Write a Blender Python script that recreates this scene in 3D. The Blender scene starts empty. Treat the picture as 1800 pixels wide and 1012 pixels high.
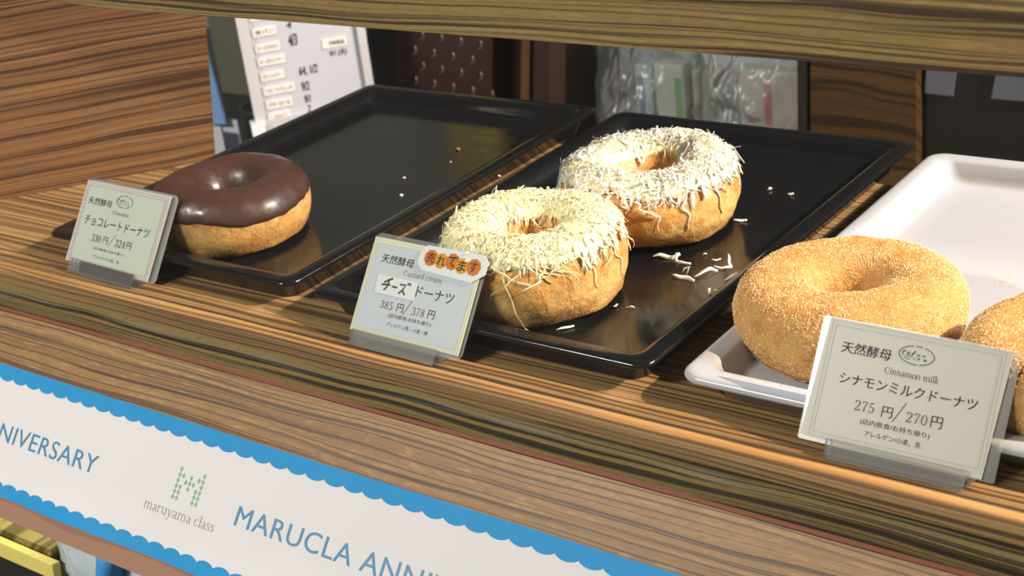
import bpy, bmesh, math, random
from mathutils import Vector, Matrix, noise
R = math.radians
random.seed(7)
S = bpy.context.scene
COL = S.collection

# ------------------------------------------------------------------ camera
cam_d = bpy.data.cameras.new('camera'); cam = bpy.data.objects.new('camera', cam_d); COL.objects.link(cam)
right = Vector((0.804575, 0.582854, -0.113756)); fwd = Vector((-0.572219, 0.709677, -0.411004))
upv = right.cross(fwd).normalized()
M = Matrix((right, upv, -fwd)).transposed().to_4x4(); M.translation = (0.3266, -0.4760, 0.3298)
cam.matrix_world = M
cam_d.sensor_width = 36; cam_d.lens = 2563.17 / 1800 * 36
cam_d.clip_start = 0.01; cam_d.clip_end = 50
cam_d.dof.use_dof = True; cam_d.dof.focus_distance = 0.71; cam_d.dof.aperture_fstop = 20
S.camera = cam

# ------------------------------------------------------------------ world, lights, exposure
W = bpy.data.worlds.new('world'); S.world = W; W.use_nodes = True
W.node_tree.nodes['Background'].inputs[0].default_value = (0.95, 0.97, 1.0, 1)
W.node_tree.nodes['Background'].inputs[1].default_value = 0.20
S.view_settings.view_transform = 'Standard'; S.view_settings.look = 'None'
S.view_settings.exposure = 0.0; S.view_settings.gamma = 1.0; S.view_settings.use_curve_mapping = False
S.cycles.caustics_reflective = False; S.cycles.caustics_refractive = False
S.cycles.transparent_max_bounces = 24; S.cycles.max_bounces = 10
S.cycles.sample_clamp_indirect = 4.0

def aim(o, target):
    o.rotation_euler = (Vector(target) - Vector(o.location)).to_track_quat('-Z', 'Y').to_euler()
def light(name, kind, loc, target, power, color, **kw):
    d = bpy.data.lights.new(name, kind); d.energy = power; d.color = color
    for k, v in kw.items(): setattr(d, k, v)
    o = bpy.data.objects.new(name, d); COL.objects.link(o); o.location = loc; aim(o, target)
    return o
# warm downlight of the shop, up to the right and a little behind the case
light('warm_spotlight', 'SPOT', (1.78, 0.580, 1.24), (-0.05, 0.15, 0), 430, (1.0, 0.80, 0.57),
      spot_size=R(70), spot_blend=0.3, shadow_soft_size=0.008)
# narrow warm beam grazing the front edge of the shelf
nb = light('edge_spotlight', 'SPOT', (1.46, -0.150, 1.30), (-0.10, -0.010, 0), 500, (1.0, 0.77, 0.52),
      spot_size=R(56), spot_blend=0.15, shadow_soft_size=0.006)
nb.scale = (0.04, 1, 1)
# neutral shop lamp in front of the case
light('shop_lamp', 'AREA', (-0.95, -1.50, 1.30), (-0.1, 0.05, 0), 48, (1.0, 0.96, 0.90), shape='RECTANGLE', size=0.5, size_y=0.08)
# added overhead spot, squeezed onto the fascia to cast the banner's shadow
cs = light('fascia_spot', 'SPOT', (-0.10, -0.62, 2.20), (-0.10, -0.07, 0), 80, (1.0, 0.96, 0.90), spot_size=R(50), spot_blend=0.4, shadow_soft_size=0.02)
cs.scale = (1, 0.12, 1)
# cool kitchen light behind the case
light('kitchen_light', 'AREA', (1.50, 1.00, 1.05), (-0.10, 0.35, -0.05), 58, (0.82, 0.86, 1.0), shape='RECTANGLE', size=0.5, size_y=0.25)
# yellowish strip lamp below the upper shelf
light('lower_shelf_light', 'AREA', (-0.42, 0.03, -0.050), (-0.40, -0.04, -0.3), 0.45, (1.0, 0.93, 0.50), shape='RECTANGLE', size=0.3, size_y=0.02)

# ------------------------------------------------------------------ materials
def mat(name, base=(0.8, 0.8, 0.8), rough=0.5, spec=0.5, metal=0.0, coat=0.0, sss=0.0, sssr=(0.01, 0.006, 0.003)):
    m = bpy.data.materials.new(name); m.use_nodes = True
    b = m.node_tree.nodes['Principled BSDF']
    b.inputs['Base Color'].default_value = (*base, 1); b.inputs['Roughness'].default_value = rough
    b.inputs['Specular IOR Level'].default_value = spec; b.inputs['Metallic'].default_value = metal
    b.inputs['Coat Weight'].default_value = coat
    if sss:
        b.inputs['Subsurface Weight'].default_value = sss; b.inputs['Subsurface Radius'].default_value = sssr
        b.inputs['Subsurface Scale'].default_value = 0.4
    return m
class N:
    """small helper for building node trees"""
    def __init__(s, m): s.t = m.node_tree; s.b = s.t.nodes['Principled BSDF']; s.m = m
    def new(s, kind, **kw):
        n = s.t.nodes.new(kind)
        for k, v in kw.items(): setattr(n, k, v)
        return n
    def ln(s, a, b): s.t.links.new(a, b)
    def coord(s): return s.new('ShaderNodeTexCoord').outputs['Object']
    def math(s, op, a, b=None, c=None):
        n = s.new('ShaderNodeMath', operation=op)
        for i, v in enumerate((a, b, c)):
            if v is None: continue
            if isinstance(v, (int, float)): n.inputs[i].default_value = v
            else: s.ln(v, n.inputs[i])
        return n.outputs[0]
    def noise(s, vec, scale, detail=2, rough=0.5, dist=0.0):
        n = s.new('ShaderNodeTexNoise'); s.ln(vec, n.inputs['Vector'])
        n.inputs['Scale'].default_value = scale; n.inputs['Detail'].default_value = detail
        n.inputs['Roughness'].default_value = rough; n.inputs['Distortion'].default_value = dist
        return n.outputs['Fac']
    def ramp(s, fac, stops, interp='LINEAR'):
        n = s.new('ShaderNodeValToRGB'); s.ln(fac, n.inputs[0]); r = n.color_ramp; r.interpolation = interp
        while len(r.elements) < len(stops): r.elements.new(0.5)
        for e, (p, c) in zip(r.elements, stops):
            e.position = p; e.color = (*c, 1) if isinstance(c, tuple) else (c, c, c, 1)
        return n.outputs['Color']
    def mix(s, fac, a, b, mode='MIX'):
        n = s.new('ShaderNodeMix', data_type='RGBA', blend_type=mode)
        for i, v in ((0, fac), (6, a), (7, b)):
            if isinstance(v, (int, float)): n.inputs[i].default_value = v
            elif isinstance(v, tuple): n.inputs[i].default_value = (*v, 1)
            else: s.ln(v, n.inputs[i])
        return n.outputs[2]
    def bump(s, h, dist=0.001, strength=1.0):
        n = s.new('ShaderNodeBump'); s.ln(h, n.inputs['Height']); n.inputs['Distance'].default_value = dist
        n.inputs['Strength'].default_value = strength; s.ln(n.outputs[0], s.b.inputs['Normal'])

def wood(name, light_c, mid_c, dark_c, freq=1.0, seed=0.0, rough=0.38, patch=0.0, line=0.5):
    """zebrano laminate, grain along local x, across = y + z"""
    m = mat(name, light_c, rough, 0.28); n = N(m)
    sp = n.new('ShaderNodeSeparateXYZ'); n.ln(n.coord(), sp.inputs[0])
    x = sp.outputs[0]; v = n.math('ADD', sp.outputs[1], sp.outputs[2])
    def comb(sx, sv, off):
        c = n.new('ShaderNodeCombineXYZ'); n.ln(n.math('MULTIPLY', x, sx), c.inputs[0]); n.ln(n.math('MULTIPLY', v2 if v2 is not None else v, sv), c.inputs[1])
        c.inputs[2].default_value = off + seed
        return c.outputs[0]
    v2 = None
    warp = n.noise(comb(5.0, 22.0 * freq, 3.1), 1.0, 2, 0.5)
    v2 = n.math('ADD', v, n.math('MULTIPLY', n.math('SUBTRACT', warp, 0.5), 0.016 / freq))
    broad = n.noise(comb(1.2, 60 * freq, 1.0), 1.0, 2, 0.5)
    coarse = n.noise(comb(1.3, 210 * freq, 5.0), 1.0, 3, 0.55)
    hair = n.noise(comb(1.8, 560 * freq, 7.0), 1.0, 2, 0.55)
    fine = n.noise(comb(9.0, 1100 * freq, 9.0), 1.0, 2, 0.6)
    pore = n.noise(comb(160.0, 2600 * freq, 12.0), 1.0, 1, 0.5)
    blot = n.noise(comb(60.0, 260 * freq, 15.0), 1.0, 3, 0.7)
    base = n.mix(n.ramp(broad, [(0.38, 0.0), (0.60, 1.0)]), mid_c, light_c)
    base = n.mix(n.ramp(fine, [(0.42, 0.0), (0.62, 0.45)]), base, mid_c)
    base = n.mix(n.ramp(pore, [(0.58, 0.0), (0.70, 0.5)]), base, dark_c)
    if patch:
        base = n.mix(n.math('MULTIPLY', n.ramp(blot, [(0.50, 0.0), (0.60, 1.0)]), patch), base, mid_c)
        base = n.mix(n.math('MULTIPLY', n.ramp(blot, [(0.36, 1.0), (0.44, 0.0)]), patch), base, tuple(c * 1.25 for c in light_c))
    edge = n.math('MULTIPLY', n.math('SUBTRACT', blot, 0.5), 0.03)
    cz = n.math('ADD', coarse, edge)
    k = n.ramp(cz, [(line - 0.105, 1.0), (line - 0.075, 0.95), (line - 0.045, 0.25), (line, 0.0)])
    kh = n.ramp(n.math('ADD', hair, edge), [(0.36, 0.85), (0.41, 0.65), (0.445, 0.0)])
    k = n.math('MAXIMUM', k, kh)
    base = n.mix(k, base, dark_c)
    n.ln(base, n.b.inputs['Base Color'])
    n.bump(k, 0.0002, 0.25)
    return m
WD = (0.108, 0.057, 0.026)
M_shelf = wood('zebrano_shelf', (0.43, 0.258, 0.102), (0.295, 0.166, 0.066), WD, 1.75, 0.0, 0.48, 0, 0.525)
M_riser = wood('zebrano_riser', (0.33, 0.225, 0.090), (0.22, 0.145, 0.058), (0.032, 0.022, 0.012), 1.0, 21.0, 0.55, 0, 0.535)
M_fascia = wood('zebrano_fascia', (0.275, 0.160, 0.058), (0.195, 0.104, 0.038), (0.060, 0.032, 0.017), 1.15, 4.0, 0.5, 0.6, 0.49)
M_header = wood('zebrano_header', (0.270, 0.188, 0.072), (0.205, 0.131, 0.049), (0.044, 0.026, 0.014), 1.3, 33.0, 0.5, 0.4, 0.515)
M_side = wood('zebrano_side_panel', (0.235, 0.122, 0.053), (0.165, 0.080, 0.035), (0.062, 0.028, 0.013), 1.25, 8.0, 0.5, 0, 0.51)
M_backwood = wood('brown_wood', (0.12, 0.062, 0.022), (0.085, 0.042, 0.015), (0.04, 0.02, 0.008), 0.4, 2.0, 0.4, 0, 0.50)
M_plank = wood('pale_wood_plank', (0.36, 0.31, 0.11), (0.26, 0.21, 0.07), (0.10, 0.08, 0.025), 0.35, 6.0, 0.6, 0, 0.53)
M_red = mat('red_brown_edge', (0.17, 0.055, 0.030), 0.6, 0.15)
M_brown = mat('brown_edge_trim', (0.25, 0.135, 0.088), 0.7, 0.2)
M_dark = mat('dark_gap', (0.01, 0.008, 0.007), 0.7)

def clear(name, tint=(0.95, 0.96, 0.95), haze=0.05, hazec=(0.8, 0.8, 0.8), rough=0.03, ior=1.45, gloss=1.0):
    m = bpy.data.materials.new(name); m.use_nodes = True; t = m.node_tree; t.nodes.clear()
    o = t.nodes.new('ShaderNodeOutputMaterial'); tr = t.nodes.new('ShaderNodeBsdfTransparent'); gl = t.nodes.new('ShaderNodeBsdfGlossy')
    df = t.nodes.new('ShaderNodeBsdfDiffuse'); fr = t.nodes.new('ShaderNodeFresnel'); m1 = t.nodes.new('ShaderNodeMixShader'); m2 = t.nodes.new('ShaderNodeMixShader')
    tr.inputs[0].default_value = (*tint, 1); gl.inputs[0].default_value = (1, 1, 1, 1); gl.inputs[1].default_value = rough
    df.inputs[0].default_value = (*hazec, 1); fr.inputs[0].default_value = ior
    mu = t.nodes.new('ShaderNodeMath'); mu.operation = 'MULTIPLY'; mu.inputs[1].default_value = gloss; t.links.new(fr.outputs[0], mu.inputs[0])
    m1.inputs[0].default_value = haze; t.links.new(tr.outputs[0], m1.inputs[1]); t.links.new(df.outputs[0], m1.inputs[2])
    t.links.new(mu.outputs[0], m2.inputs[0]); t.links.new(m1.outputs[0], m2.inputs[1]); t.links.new(gl.outputs[0], m2.inputs[2])
    t.links.new(m2.outputs[0], o.inputs[0])
    return m
M_glass = clear('case_glass', (0.97, 0.98, 0.97), 0.004, (0.6, 0.6, 0.6), 0.0, 1.35, 0.06)
M_acrylic = clear('clear_acrylic', (0.95, 0.94, 0.92), 0.10, (0.85, 0.82, 0.79), 0.05, 1.49)
M_film = clear('laminate_film', (0.93, 0.93, 0.91), 0.045, (0.75, 0.72, 0.66), 0.22, 1.40)
M_bag = clear('clear_bag_plastic', (0.92, 0.94, 0.95), 0.24, (0.60, 0.64, 0.64), 0.22, 1.4, 0.7)
M_bluebag = clear('milky_bag_plastic', (0.7, 0.75, 0.76), 0.72, (0.62, 0.72, 0.74), 0.12, 1.5)

M_black = mat('black_melamine', (0.006, 0.006, 0.0065), 0.16, 0.5)
n_ = N(M_black); f_ = n_.noise(n_.coord(), 90, 4, 0.65); n_.ln(n_.ramp(f_, [(0.35, 0.10), (0.75, 0.22)]), n_.b.inputs['Roughness'])
M_white = mat('white_melamine', (0.46, 0.46, 0.49), 0.22, 0.5)
M_grey = mat('dark_grey', (0.02, 0.02, 0.021), 0.4)

# ------------------------------------------------------------------ mesh helpers
def link(name, bm, m, parent=None, smooth=False, mods=None):
    bmesh.ops.recalc_face_normals(bm, faces=bm.faces[:])
    me = bpy.data.meshes.new(name); bm.to_mesh(me); bm.free()
    for mm in (m if isinstance(m, (list, tuple)) else [m]): me.materials.append(mm)
    if smooth: me.polygons.foreach_set('use_smooth', [True] * len(me.polygons))
    o = bpy.data.objects.new(name, me); COL.objects.link(o)
    if parent is not None: o.parent = parent
    return o
def empty(name, loc=(0, 0, 0), mw=None):
    o = bpy.data.objects.new(name, None); COL.objects.link(o); o.empty_display_size = 0.02
    if mw is not None: o.matrix_world = mw
    else: o.location = loc
    return o
def tag(o, label, cat, group=None, kind=None):
    o['label'] = label; o['category'] = cat
    if group: o['group'] = group
    if kind: o['kind'] = kind
    return o
def add_box(bm, p0, p1, bev=0.0):
    x0, y0, z0 = p0; x1, y1, z1 = p1
    b2 = bmesh.new()
    v = [b2.verts.new(p) for p in ((x0, y0, z0), (x1, y0, z0), (x1, y1, z0), (x0, y1, z0), (x0, y0, z1), (x1, y0, z1), (x1, y1, z1), (x0, y1, z1))]
    for f in ((0, 3, 2, 1), (4, 5, 6, 7), (0, 1, 5, 4), (1, 2, 6, 5), (2, 3, 7, 6), (3, 0, 4, 7)): b2.faces.new([v[i] for i in f])
    if bev: bmesh.ops.bevel(b2, geom=b2.edges[:], offset=bev, segments=3, affect='EDGES', profile=0.5)
    merge(bm, b2)
def merge(bm, b2, mw=None):
    if mw is not None: bmesh.ops.transform(b2, matrix=mw, verts=b2.verts[:])
    mp = {v: bm.verts.new(v.co) for v in b2.verts}
    for f in b2.faces:
        try:
            g = bm.faces.new([mp[v] for v in f.verts]); g.material_index = f.material_index
        except ValueError: pass
    b2.free()
def box(name, p0, p1, m, parent=None, bev=0.0):
    bm = bmesh.new(); add_box(bm, p0, p1, bev); return link(name, bm, m, parent)
def add_prism(bm, poly, z0, z1, axis='z'):
    """poly in 2D extruded; axis z: (x,y)->z ; axis x: (y,z)->x ; axis y: (x,z)->y"""
    f = {'z': lambda p, t: (p[0], p[1], t), 'x': lambda p, t: (t, p[0], p[1]), 'y': lambda p, t: (p[0], t, p[1])}[axis]
    a = [bm.verts.new(f(p, z0)) for p in poly]; b = [bm.verts.new(f(p, z1)) for p in poly]
    bm.faces.new(a); bm.faces.new(b[::-1]); k = len(poly)
    for i in range(k): bm.faces.new((a[i], a[(i + 1) % k], b[(i + 1) % k], b[i]))
def prism(name, poly, z0, z1, m, parent=None, axis='z'):
    bm = bmesh.new(); add_prism(bm, poly, z0, z1, axis); return link(name, bm, m, parent)
def rrect(x0, y0, x1, y1, r, k=8):
    pts = []
    for cx, cy, a0 in ((x1 - r, y1 - r, 0), (x0 + r, y1 - r, 90), (x0 + r, y0 + r, 180), (x1 - r, y0 + r, 270)):
        for i in range(k + 1):
            a = R(a0 + 90 * i / k); pts.append((cx + r * math.cos(a), cy + r * math.sin(a)))
    return pts
def ribbon2d(bm, pts, w, z, taper=None):
    """flat pen stroke through 2D pts"""
    L, Rr = [], []
    for i, p in enumerate(pts):
        a = pts[max(0, i - 1)]; b = pts[min(len(pts) - 1, i + 1)]
        d = Vector((b[0] - a[0], b[1] - a[1])); d = d.normalized() if d.length > 1e-9 else Vector((1, 0))
        ww = w * (taper[i] if taper else 1) / 2
        L.append(bm.verts.new((p[0] - d.y * ww, p[1] + d.x * ww, z))); Rr.append(bm.verts.new((p[0] + d.y * ww, p[1] - d.x * ww, z)))
    for i in range(len(pts) - 1): bm.faces.new((L[i], Rr[i], Rr[i + 1], L[i + 1]))
# serif Latin letters as thick and thin pen strokes: width, [(points, stroke weights)]; x-height 1
def stem(x, y0, y1): return ([(x, y0), (x, y1)], [1, 1])
def foot(x, y=0.03): return ([(x - .17, y), (x + .17, y)], [.45, .45])
def flag(x, y): return ([(x - .20, y - .06), (x, y)], [.45, .6])
def arch(x0, x1): return ([(x0, .72), (x0 + .18, .93), (x1 - .16, .97), (x1, .72), (x1, 0)], [.4, .6, .8, 1, 1])
BOWL = ([(.46, 1), (.16, .84), (.08, .5), (.16, .16), (.46, 0)], [.5, .9, 1.05, .9, .5])
LAT = {
 'a': (.84, [([(.14, .76), (.26, .95), (.44, .98), (.58, .86), (.60, .62), (.60, .18), (.68, .05), (.80, .06)], [.9, .7, .6, .9, 1, 1, .8, .4]), ([(.60, .60), (.30, .48), (.10, .28), (.16, .06), (.36, .02), (.60, .22)], [.4, .6, 1, .9, .6, .4])]),
 'c': (.80, [BOWL, ([(.46, 1), (.64, .93), (.68, .78)], [.5, .8, 1]), ([(.46, 0), (.62, .06), (.72, .22)], [.5, .5, .4])]),
 'd': (1.0, [BOWL, ([(.46, 1), (.60, .94), (.70, .82)], [.5, .4, .3]), ([(.46, 0), (.60, .08), (.70, .22)], [.5, .4, .3]), stem(.72, 0, 1.55), flag(.72, 1.55), ([(.72, .03), (.92, .06)], [.5, .4])]),
 'e': (.80, [BOWL, ([(.46, 1), (.66, .86), (.70, .56), (.10, .56)], [.5, .9, .5, .4]), ([(.46, 0), (.64, .08), (.72, .24)], [.5, .5, .4])]),
 'h': (1.06, [stem(.22, 0, 1.55), flag(.22, 1.55), foot(.22), arch(.22, .80), foot(.80)]),
 'i': (.50, [stem(.25, 0, 1), flag(.25, 1), foot(.25), ([(.25, 1.30), (.25, 1.46)], [1.3, 1.3])]),
 'k': (1.0, [stem(.22, 0, 1.55), flag(.22, 1.55), foot(.22), ([(.22, .36), (.74, .97)], [.4, .4]), ([(.38, .54), (.80, .02)], [1, 1]), ([(.60, .97), (.88, .97)], [.45, .45]), ([(.64, .03), (.96, .03)], [.45, .45])]),
 'l': (.50, [stem(.25, 0, 1.55), flag(.25, 1.55), foot(.25)]),
 'm': (1.60, [stem(.22, 0, 1), flag(.22, 1), foot(.22), arch(.22, .78), foot(.78), arch(.78, 1.34), foot(1.34)]),
 'n': (1.06, [stem(.22, 0, 1), flag(.22, 1), foot(.22), arch(.22, .80), foot(.80)]),
 'o': (.92, [BOWL, ([(.46, 1), (.76, .84), (.84, .5), (.76, .16), (.46, 0)], [.5, .9, 1.05, .9, .5])]),
 'r': (.76, [stem(.22, 0, 1), flag(.22, 1), foot(.22), ([(.22, .70), (.36, .92), (.54, .99), (.66, .88)], [.4, .6, .8, 1.1])]),
 's': (.74, [([(.60, .76), (.54, .95), (.36, 1), (.16, .88), (.18, .66), (.40, .52), (.60, .36), (.60, .12), (.36, 0), (.16, .06), (.10, .26)], [.6, .6, .5, .8, 1, 1.1, 1, .8, .5, .6, .6])]),
 't': (.62, [([(.28, 1.28), (.28, .22), (.36, .03), (.56, .08)], [.8, 1, .8, .4]), ([(.08, .97), (.54, .97)], [.5, .5])]),
 'u': (1.06, [([(.22, 1), (.22, .28), (.34, .04), (.58, .04), (.80, .26)], [1, 1, .9, .6, .4]), stem(.80, 0, 1), flag(.22, 1), flag(.80, 1), ([(.80, .03), (.98, .06)], [.5, .4])]),
 'y': (.96, [([(.14, .97), (.48, .06)], [1, 1]), ([(.80, .97), (.48, .06), (.30, -.42), (.10, -.44)], [.45, .45, .5, 1]), ([(.02, .97), (.30, .97)], [.45, .45]), ([(.64, .97), (.92, .97)], [.45, .45])]),
 'C': (1.24, [([(.64, 1.5), (.24, 1.28), (.10, .75), (.24, .22), (.64, 0)], [.5, .9, 1.1, .9, .5]), ([(.64, 1.5), (.92, 1.40), (1.04, 1.10)], [.5, .6, .5]), ([(1.04, 1.46), (1.04, 1.06)], [.5, .5]), ([(.64, 0), (.92, .08), (1.08, .36)], [.5, .6, .4])]),
 ' ': (.55, [])}
def serif_text(bm, txt, x0, y0, x1, xh, z, w):
    """line of serif letters from x0 to x1 on baseline y0, x-height xh"""
    sx = (x1 - x0) / sum(LAT[c][0] for c in txt); cx = x0
    for c in txt:
        for pts, tp in LAT[c][1]:
            Q = []; T = []
            for k in range(len(pts) - 1):
                n = 5 if len(pts) > 3 else 1
                for j in range(n):
                    t = j / n; a, b = Vector(pts[k]), Vector(pts[k + 1]); Q.append(a.lerp(b, t)); T.append(tp[k] + (tp[k + 1] - tp[k]) * t)
            Q.append(Vector(pts[-1])); T.append(tp[-1])
            if len(pts) > 3:
                for _ in range(2): Q = [Q[0]] + [(Q[k - 1] + Q[k] * 2 + Q[k + 1]) / 4 for k in range(1, len(Q) - 1)] + [Q[-1]]
            ribbon2d(bm, [(cx + q.x * sx, y0 + q.y * xh) for q in Q], w, z, T)
        cx += LAT[c][0] * sx
def add_text(bm, body, x0, y0, x1, y1, z, bold=0.0, shear=0.0, spacing=1.0):
    if bold > 0:
        d = bold * 0.75 * (y1 - y0)
        for ax, ay in ((-d, 0), (d, 0), (0, d * 0.6), (0, -d * 0.6)): add_text1(bm, body, x0 + ax, y0 + ay, x1 + ax, y1 + ay, z, 0.0, shear, spacing)
    else: add_text1(bm, body, x0, y0, x1, y1, z, bold, shear, spacing)
def add_text1(bm, body, x0, y0, x1, y1, z, bold=0.0, shear=0.0, spacing=1.0, keep=False):
    """writing fitted into the box x0..x1, y0..y1"""
    c = bpy.data.curves.new('txt', 'FONT'); c.body = body; c.resolution_u = 4; c.offset = bold; c.shear = shear; c.space_character = spacing
    o = bpy.data.objects.new('txt', c); COL.objects.link(o)
    bpy.context.view_layer.update()
    me = bpy.data.meshes.new_from_object(o.evaluated_get(bpy.context.evaluated_depsgraph_get()))
    xs = [v.co.x for v in me.vertices]; ys = [v.co.y for v in me.vertices]
    if xs:
        ax, bx, ay, by = min(xs), max(xs), min(ys), max(ys)
        sx = (x1 - x0) / (bx - ax); sy = (y1 - y0) / (by - ay)
        vs = [bm.verts.new((x0 + (v.co.x - ax) * sx, y0 + (v.co.y - ay) * sy, z)) for v in me.vertices]
        for p in me.polygons:
            try: bm.faces.new([vs[i] for i in p.vertices])
            except ValueError: pass
    bpy.data.objects.remove(o); bpy.data.curves.remove(c); bpy.data.meshes.remove(me)
def frame_matrix(o, ux, uy):
    ux = Vector(ux).normalized(); uy = Vector(uy).normalized(); uz = ux.cross(uy)
    m = Matrix((ux, uy, uz)).transposed().to_4x4(); m.translation = o
    return m

# ------------------------------------------------------------------ display case
CASE = empty('display_case')
tag(CASE, 'zebra-grained wooden bakery display case with glass front and sloping fascia', 'display case')
XL, XR = -0.72, 0.62
bm = bmesh.new()                                            # shelf: top to the rounded nosing, riser below
prof = [(0.060, 0.0), (-0.0045, 0.0), (-0.0066, -0.0004), (-0.0080, -0.0014), (-0.0086, -0.003), (-0.0086, -0.009), (0.060, -0.009)]
add_prism(bm, prof, XL, XR, 'x'); add_prism(bm, [(-0.592, 0.060), (XR, 0.060), (XR, 0.302), (-0.447, 0.302), (-0.447, 0.215), (-0.474, 0.200)], -0.009, 0.0); shelf = link('shelf_board', bm, M_shelf, CASE)
prism('riser', [(-0.0085, -0.0092), (-0.0085, -0.0185), (-0.0192, -0.0193), (-0.0192, -0.034), (0.006, -0.034), (0.006, -0.0092)], XL, XR, M_riser, CASE, 'x')
# sloping fascia in its own frame: x along the case, y up the slope, z outward
TH = R(40); ED = Vector((0, -math.sin(TH), -math.cos(TH))); FO = Vector((0, -0.02, -0.0183))
FM = frame_matrix(FO, (1, 0, 0), -ED)
bm = bmesh.new(); add_box(bm, (XL, -0.106, -0.012), (XR, -0.0026, 0.0)); f = link('fascia', bm, M_fascia, CASE); f.matrix_world = FM
bm = bmesh.new(); add_box(bm, (XL, -0.0022, -0.007), (XR, -0.0002, 0.0002)); f = link('red_edge', bm, M_red, CASE); f.matrix_world = FM; f['label'] = 'thin red-brown edge line'
bm = bmesh.new(); add_box(bm, (XL, -0.1195, -0.012), (XR, -0.106, 0.0)); f = link('bottom_edge', bm, M_brown, CASE); f.matrix_world = FM; f['label'] = 'plain brown lower edge'
bm = bmesh.new()                                            # top rail, lower edge lifting slightly at the left
ks = [XL + (XR - XL) * i / 60 for i in range(61)]
rows = []
for x in ks:
    dz = 0.22 * max(0, -0.235 - x) ** 2
    rows.append([bm.verts.new((x, y, z)) for y, z in ((-0.02, 0.1793 + dz), (-0.0015, 0.1793 + dz), (-0.0015, 0.2065), (-0.02, 0.2065))])
for a, b in zip(rows, rows[1:]):
    for i in range(4): bm.faces.new((a[i], a[(i + 1) % 4], b[(i + 1) % 4], b[i]))
bm.faces.new(rows[0]); bm.faces.new(rows[-1][::-1]); link('top_rail', bm, M_header, CASE)
box('shade_board', (XL, -0.0015, 0.2000), (XR, 0.0970, 0.2065), M_header, CASE)  # unseen board, depth set to shade the shelf front from the warm spot
prism('blocker_board', [(-0.041, 0.30), (-0.105, 0.30), (-0.105, 0.312), (-0.041, 0.312)], XL, XR + 0.2, M_header, CASE, 'x')  # unseen board added to keep the edge beam off the fascia
prism('blocker_bracket', [(-0.02, 0.18), (-0.0015, 0.18), (-0.0015, 0.21), (-0.041, 0.312), (-0.10, 0.312), (-0.10, 0.30)], XR, XR + 0.015, M_header, CASE, 'x')  # added only to carry the unseen blocking board
prism('glass_pane', [(-0.0180, -0.0190), (-0.0145, -0.0190), (-0.0415, 0.2150), (-0.0450, 0.2150)], XL, XR, M_glass, CASE, 'x')
# slanted side panel, local x along the panel, z up
WA = Vector((-0.5733, 0.0746, 0)); WDv = Vector((0.6263, 0.7796, 0))
bm = bmesh.new(); add_prism(bm, [(-0.095, 0.0002), (0.1543, 0.0002), (0.1815, 0.21), (-0.095, 0.21)], 0.0, 0.012, 'y')
f = link('side_panel', bm, M_side, CASE); f.matrix_world = frame_matrix(WA, WDv, (-WDv.y, WDv.x, 0))

box('lower_shelf', (XL, -0.125, -0.320), (XR, 0.345, -0.3052), M_riser, CASE)
box('base_cabinet', (XL, -0.10, -0.998), (XR, 0.345, -0.3202), M_riser, CASE)

# ------------------------------------------------------------------ banner on the fascia
M_ban = mat('banner_paper', (0.53, 0.52, 0.51), 0.6, 0.12)
M_blue = mat('banner_blue', (0.020, 0.205, 0.42), 0.55, 0.12); M_ink = mat('blue_ink', (0.020, 0.15, 0.28), 0.5)
M_green = mat('green_ink', (0.16, 0.33, 0.16), 0.6); M_gink = mat('grey_ink', (0.20, 0.19, 0.19), 0.6)
BAN = empty('banner', mw=FM)
tag(BAN, 'white paper anniversary banner with blue scalloped edges on the sloping fascia', 'banner')
def lift(x, y):
    s = -y
    b = 0.5 + 0.5 * math.sin(x * 42 + 1.9 + 1.2 * math.sin(x * 17)); t = max(0, (s - 0.080) / 0.028)
    w = 0.00025 * math.sin(x * 95 + s * 60) * math.sin(s * 40 + x * 23)
    return 0.0009 + w + (0.0008 + 0.0040 * b) * t * t
BX0, BX1 = -0.60, 0.30
def sheet(fn_lo, fn_hi, nx, ny, dz, x0=BX0, x1=BX1, thick=0.0):
    b = bmesh.new(); g = []
    for i in range(nx + 1):
        x = x0 + (x1 - x0) * i / nx; lo, hi = fn_lo(x), fn_hi(x)
        g.append([b.verts.new((x, lo + (hi - lo) * j / ny, lift(x, lo + (hi - lo) * j / ny) + dz)) for j in range(ny + 1)])
    for i in range(nx):
        for j in range(ny): b.faces.new((g[i][j], g[i + 1][j], g[i + 1][j + 1], g[i][j + 1]))
    if thick:
        ge = bmesh.ops.extrude_face_region(b, geom=b.faces[:])
        for v in ge['geom']:
            if isinstance(v, bmesh.types.BMVert): v.co.z += thick
    return b
YT, YB = -0.0338, -0.1082; P = 0.0129
link('paper', sheet(lambda x: YB, lambda x: YT, 180, 26, -0.0003, thick=0.00025), M_ban, BAN, True)
def sc(x, ph): t = ((x - ph) / P) % 1.0; return math.sin(math.pi * t) ** 0.62 if 0 < t < 1 else 0.0
link('blue_border', sheet(lambda x: -0.0409 - 0.0023 * sc(x, -0.4137), lambda x: YT, 1400, 2, 0.00012), M_blue, BAN)
link('blue_border', sheet(lambda x: YB, lambda x: -0.1022 + 0.0024 * sc(x, -0.3755), 1400, 3, 0.00012), M_blue, BAN)
def on_banner(bm):
    for v in bm.verts: v.co.z = lift(v.co.x, v.co.y) + 0.00012
    return bm
LET = [('MARUCLA ANNIVERSARY', -0.2047, -0.0005), ('MARUCLA ANNIVERSARY', -0.5235, -0.3187)]
for t_, x0, x1 in LET:
    bm = bmesh.new(); add_text(bm, t_, x0, -0.0777, x1, -0.0672, 0, 0.0, 0, 1.06)
    bmesh.ops.triangulate(bm, faces=bm.faces[:]); link('lettering', on_banner(bm), M_ink, BAN)
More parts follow.
